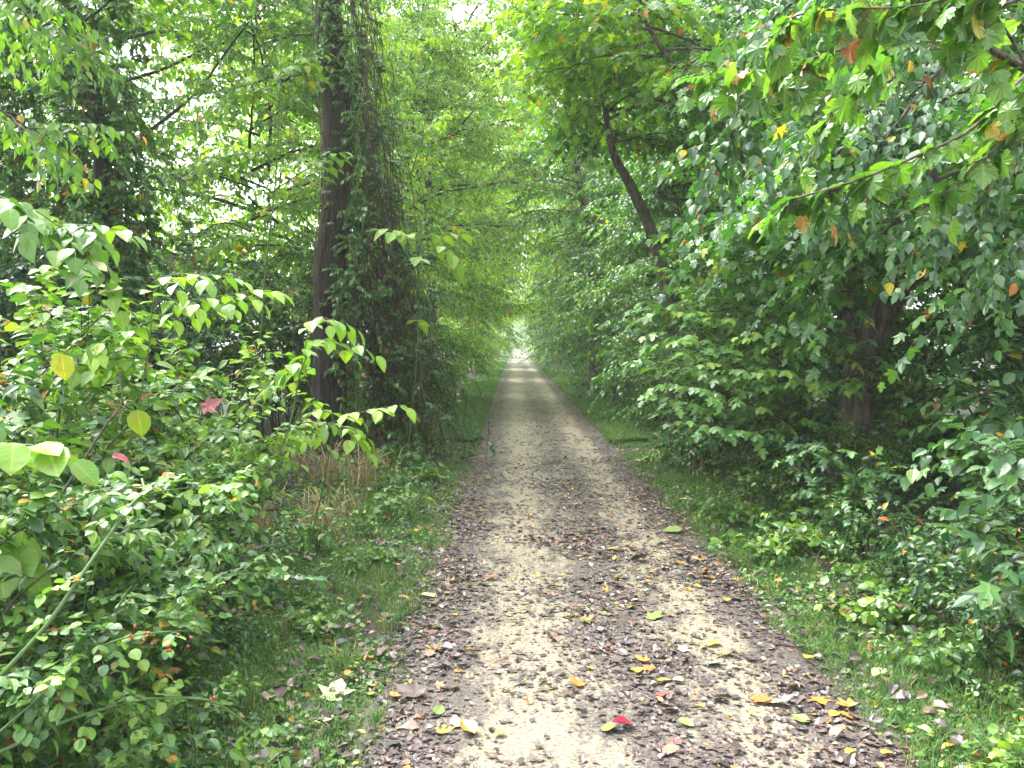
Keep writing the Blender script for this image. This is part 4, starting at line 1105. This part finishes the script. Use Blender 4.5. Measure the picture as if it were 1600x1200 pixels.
for i, (tip, ln_, lab) in enumerate([((950, 412, 9.0), 1., 'light leafed spray reaching left out of the right foliage, highest of the sprays'),
                                     ((960, 482, 8.4), 1., 'leafy spray just below the highest light one'),
                                     ((985, 520, 8.0), .9, 'leafy spray in the middle of the right foliage edge'),
                                     ((960, 565, 7.6), 1., 'leafy spray over the right grass with layered leaves'),
                                     ((1000, 600, 7.2), .9, 'lowest leafy spray leaning over the right grass'),
                                     ((1090, 400, 8.2), .9, 'leafy spray under the large lobed leaves'),
                                     ((1130, 520, 7.6), .9, 'leafy spray left of the forked trunk')]):
    tip = (tip[0] + 62, tip[1], tip[2]); X, Yp, D = tip
    main = [(X + 330, Yp + 190, D + 1.6), (X + 210, Yp + 95, D + 1.0), (X + 90, Yp + 22, D + .4), tip]
    up = [(X + 210, Yp + 95, D + 1.0), (X + 140, Yp + 10, D + .6), (X + 70, Yp - 28, D + .2)]
    dn_ = [(X + 160, Yp + 65, D + .8), (X + 90, Yp + 75, D + .2), (X + 30, Yp + 60, D)]
    q0 = at(*main[0])
    sapling('leaning_sapling', lab, (q0[0] + .9, q0[1] + .3), [main, up, dn_], FLATM if i % 2 else MAPLE, .10, 'nearmid', n=15, m=6, tl=.32, r=.012, lo=.15, hi=.77, cat='sapling', stemm='twig')


def single_leaf(px, py, Y, size, tm, mat, tint, T, N, label):
    mb = MB(); put_leaves(mb, tm, np.array([(0., 0, 0)]), np.array([T], float), np.array([N], float), size, [tint])
    o = mb.build('hanging_leaf', M[mat] if isinstance(mat, str) else mat); o.location = at(px, py, Y)
    tag(o, label, 'leaf')


single_leaf(97, 553, 3.2, .10, ROUND, 'near', .80, (0, .1, -1), (.1, -1, .1), 'yellow leaf with brown spots hanging before the dark vines at left')
single_leaf(216, 640, 3.4, .11, ROUND, 'near', .775, (.02, .1, -1), (0, -1, .2), 'lime oval leaf hanging upright in the left thicket')
single_leaf(315, 640, 3.8, .10, FLATM, plain('dark_red_leaf', (.11, .008, .007), .5), .975, (.7, .1, .35), (-.2, -1, .5), 'dark red lobed leaf caught on the right shoulder of the left thicket')
single_leaf(140, 410, 3.6, .085, BENT, FM['pale'], .5, (.6, 0, -.5), (.2, -.5, 1), 'withered grey green leaf curled under the pale sapling')
single_leaf(155, 460, 3.6, .10, BENT, FM['pale'], .5, (1, .1, .0), (0, -.4, 1), 'withered grey leaf humped below the other withered one')
single_leaf(175, 712, 3.4, .07, CURL, FM['pink'], .5, (.8, .1, -.2), (0, -.4, 1), 'mauve curled dead leaf lying on the left thicket')
single_leaf(253, 742, 3.4, .055, CURL, 'litter', .9, (.9, .1, .0), (0, -.4, 1), 'orange curled leaf resting on rose leaves in the left thicket')

# rose canes with hips
root = thing('bramble', 'arching green rose canes with red hips in the bottom left corner', 'bramble', (-1.75, 2.7, 0))
o5 = np.array((-1.75, 2.7, 0)); fo = MB()
canes = [[(-10, 1068, 2.6), (70, 980, 2.65), (130, 895, 2.75), (200, 795, 2.9), (224, 770, 2.95), (222, 748, 3)],
         [(-20, 1185, 2.5), (100, 1128, 2.6), (200, 1098, 2.7), (250, 1091, 2.75), (325, 1094, 2.8), (370, 1120, 2.85), (400, 1145, 2.9)],
         [(-20, 1160, 2.45), (60, 1090, 2.55), (110, 1040, 2.6), (170, 1005, 2.7), (230, 990, 2.75), (300, 985, 2.8)],
         [(222, 772, 2.95), (270, 765, 3), (330, 760, 3), (360, 768, 3)]]
for q, r in zip(canes, (.0075, .006, .004, .003)):
    pts = px_path(q) - o5
    cb = MB(); tube(cb, pts, [r, r * .6], 7); cb.build('cane', M['cane'], root, True)
    nn = 13; p_, d_ = along(pts, rs.uniform(.15, 1, nn))
    twig_leaves(fo, rs, p_, d_ * .3 + rs.normal(0, .7, (nn, 3)), .12, 4, ROUND, .036, .03, .3, .2, .3, True, 0, 1, .0014, .9, .2, .75)
fo.build('foliage', [M['nearmid'], M['twig']], root)
hb = MB()
for a_ in range(6):
    for b_ in range(10):
        pass
th = np.linspace(0, PI, 8); ph = np.linspace(0, 2 * PI, 11)[:-1]
prof = [(math.sin(t) * .0048, -math.cos(t) * .0058) for t in th] + [(.0014, .0072)]
hv = np.array([(r_ * math.cos(f), r_ * math.sin(f), z_) for r_, z_ in prof for f in ph])
hl = []
for i in range(len(prof) - 1):
    for k in range(10):
        hl += [i * 10 + k, i * 10 + (k + 1) % 10, (i + 1) * 10 + (k + 1) % 10, (i + 1) * 10 + k]
hb.add(hv, hl, [4] * ((len(prof) - 1) * 10))
hm = hb.mesh('berry', M['hip'], True)
for px, py in [(203, 993), (206, 997), (226, 990), (232, 989), (234, 992), (225, 1000), (238, 1006), (263, 1010), (262, 1017), (266, 1016), (294, 1010), (279, 992), (299, 996), (106, 1078), (64, 1105), (118, 1101), (104, 1108), (110, 1140), (117, 1155), (330, 1093), (335, 1090), (211, 979)]:
    o = bpy.data.objects.new('berry', hm); COL.objects.link(o); o.parent = root
    o.location = at(px, py, 2.62 + rs.uniform(-.04, .04)) - o5; o.rotation_euler = (rs.normal(0, .6), rs.normal(0, .6), 0)

# brown bare cane through the thicket
root = thing('bare_cane', 'thin brown bare cane slanting through the left thicket', 'cane', (-2.2, 3.1, 0))
o6 = np.array((-2.2, 3.1, 0)); cb = MB()
tube(cb, px_path([(0, 880, 3.1), (60, 825, 3.15), (120, 735, 3.25), (165, 665, 3.3), (190, 630, 3.35), (187, 585, 3.4)]) - o6, [.005, .003], 6)
st_ = cb.build('stem', M['vine'], root, True)
cb = MB(); tube(cb, px_path([(175, 652, 3.3), (205, 630, 3.35), (215, 620, 3.4)]) - o6, [.003, .0015], 5); cb.build('side_shoot', M['vine'], root, True)


# dry grass clumps
def dry_clump(px, py, hgt, n, label):
    n = int(n * .6)
    p = gnd(px, py); root_ = MB()
    for i in range(n):
        a = rs.uniform(0, 6.28); b = np.array((rs.normal(0, .07), rs.normal(0, .07), -.02)); hh = hgt * rs.uniform(.5, 1.1); o = np.array((math.cos(a), math.sin(a), 0)) * hh * rs.uniform(.15, .8)
        s = np.linspace(0, 1, 6)[:, None]
        pts = b + o * s ** 2 + UP * hh * (s * 1.5 - .6 * s * s)
        w = .0036
        sd = unit(np.cross(o, UP)) * w
        v = np.concatenate([pts - sd, pts + sd * (1 - s * .7)])
        L = []
        for k in range(5):
            L += [k, k + 6, k + 7, k + 1]
        A = np.zeros((12, 3)); A[:, 2] = rs.uniform(0, .75)
        root_.add(v, L, [4] * 5, 0, A)
    o = root_.build('dry_grass_tuft', M['straw']); o.location = (p[0], p[1], float(surf(p[0], p[1])))
    tag(o, label, 'grass tuft', 'dry grass tufts by the left thicket')


for a in [(470, 765, .62, 110, 'tallest drooping straw tuft in front of the dark trunk base'), (512, 770, .55, 100, 'straw tuft right of the tallest tuft at the trunk base'), (565, 778, .55, 110, 'straw tuft under the vine skirt, farthest right of the row'),
          (500, 850, .42, 130, 'pale upright straw tuft at the thicket foot'), (545, 820, .38, 40, 'thin straw tuft behind the pale upright one'), (400, 850, .45, 90, 'brown straw tuft at the dark foot of the thicket'), (610, 745, .35, 40, 'short straw tuft on the verge beside the vine skirt'), (1090, 745, .3, 40, 'small straw tuft under the right boughs')]:
    dry_clump(*a)

# herbs on the verges
herb = [
    Proto(lambda: make_bush('weed', 161, .32, .22, 7, 'nearmid', OVATE2, .05, tw=5, tl=.1, m=5, arch=.5, sr=.003, cat='weed', stemm='cane', hi=.8)),
    Proto(lambda: make_bush('weed', 162, .22, .2, 7, 'near', ROUND, .04, tw=5, tl=.09, m=4, arch=.7, sr=.0025, cat='weed', stemm='cane')),
]
GH1, GH2 = 'weeds at the foot of the left thicket', 'weeds at the foot of the right thicket'
for i in range(34):
    y = 3.0 + 9 * (i / 33) ** 1.3
    herb[i % 2].place(float(left_edge(y) - rs.uniform(.35, 1.35)), y, rs.uniform(0, 6.28), rs.uniform(.5, 1.4), 'small weed rooted where the left grass meets the thicket', GH1, 'weed')
for i in range(52):
    y = 3.0 + 9 * (i / 51) ** 1.3
    herb[i % 2].place(float(right_edge(y) + rs.uniform(.2, 1.3)), y, rs.uniform(0, 6.28), rs.uniform(.5, 1.6), 'small weed rooted where the right grass meets the bushes', GH2, 'weed')

# ------------------------------------------------------------------ light
W = bpy.data.worlds.new('World'); SC.world = W; W.use_nodes = True
nt = W.node_tree; nt.nodes.clear(); nd, ln = nt.nodes.new, nt.links.new
sky = nd('ShaderNodeTexSky'); sky.sky_type = 'NISHITA'; sky.sun_disc = False
SUN_EL, SUN_AZ = math.radians(60), math.radians(-60)
sky.sun_elevation = SUN_EL; sky.sun_rotation = SUN_AZ; sky.air_density = 1.2; sky.dust_density = 4
hs = nd('ShaderNodeHueSaturation'); hs.inputs['Saturation'].default_value = .22; ln(sky.outputs[0], hs.inputs['Color'])
bg = nd('ShaderNodeBackground'); bg.inputs['Strength'].default_value = .15; ln(hs.outputs[0], bg.inputs[0])
wo = nd('ShaderNodeOutputWorld'); ln(bg.outputs[0], wo.inputs[0])
sun = bpy.data.objects.new('sun', bpy.data.lights.new('sun', 'SUN')); COL.objects.link(sun)
sun.data.energy = 1.5; sun.data.angle = math.radians(40); sun.data.color = (1, .97, .92)
# sky sun_rotation r puts the sun at (sin r, cos r)
d = Vector((math.sin(SUN_AZ) * math.cos(SUN_EL), math.cos(SUN_AZ) * math.cos(SUN_EL), math.sin(SUN_EL)))
sun.rotation_euler = d.to_track_quat('Z', 'Y').to_euler()

HAZE = .0012
SC.view_settings.view_transform = 'Standard'; SC.view_settings.look = 'None'; SC.view_settings.gamma = 1
SC.view_settings.use_curve_mapping = False
SC.view_settings.exposure = 2.65
cy = SC.cycles
cy.max_bounces = 7; cy.diffuse_bounces = 3; cy.glossy_bounces = 2; cy.transmission_bounces = 5; cy.transparent_max_bounces = 4
cy.use_adaptive_sampling = True; cy.adaptive_threshold = .01
cy.use_denoising = True
try:
    cy.denoiser = 'OPENIMAGEDENOISE'
except Exception:
    pass

hz = MB()
hv = np.array([(x, y, z) for x in (-1700, 1700) for y in (-1600, 2100) for z in (-1.5, 34)], float)
hz.add(hv, [0, 1, 3, 2, 4, 6, 7, 5, 0, 4, 5, 1, 2, 3, 7, 6, 0, 2, 6, 4, 1, 5, 7, 3], [4] * 6)
m, nt, nd, ln = new_mat('haze_air')
pv = nd('ShaderNodeVolumePrincipled'); pv.inputs['Color'].default_value = (.93, .97, .93, 1); pv.inputs['Density'].default_value = HAZE; pv.inputs['Anisotropy'].default_value = .2
out = nd('ShaderNodeOutputMaterial'); ln(pv.outputs[0], out.inputs['Volume'])
tag(hz.build('haze', m), 'thin pale damp air that lightens the far end of the trail', 'haze', kind='stuff')
cy.volume_bounces = 1
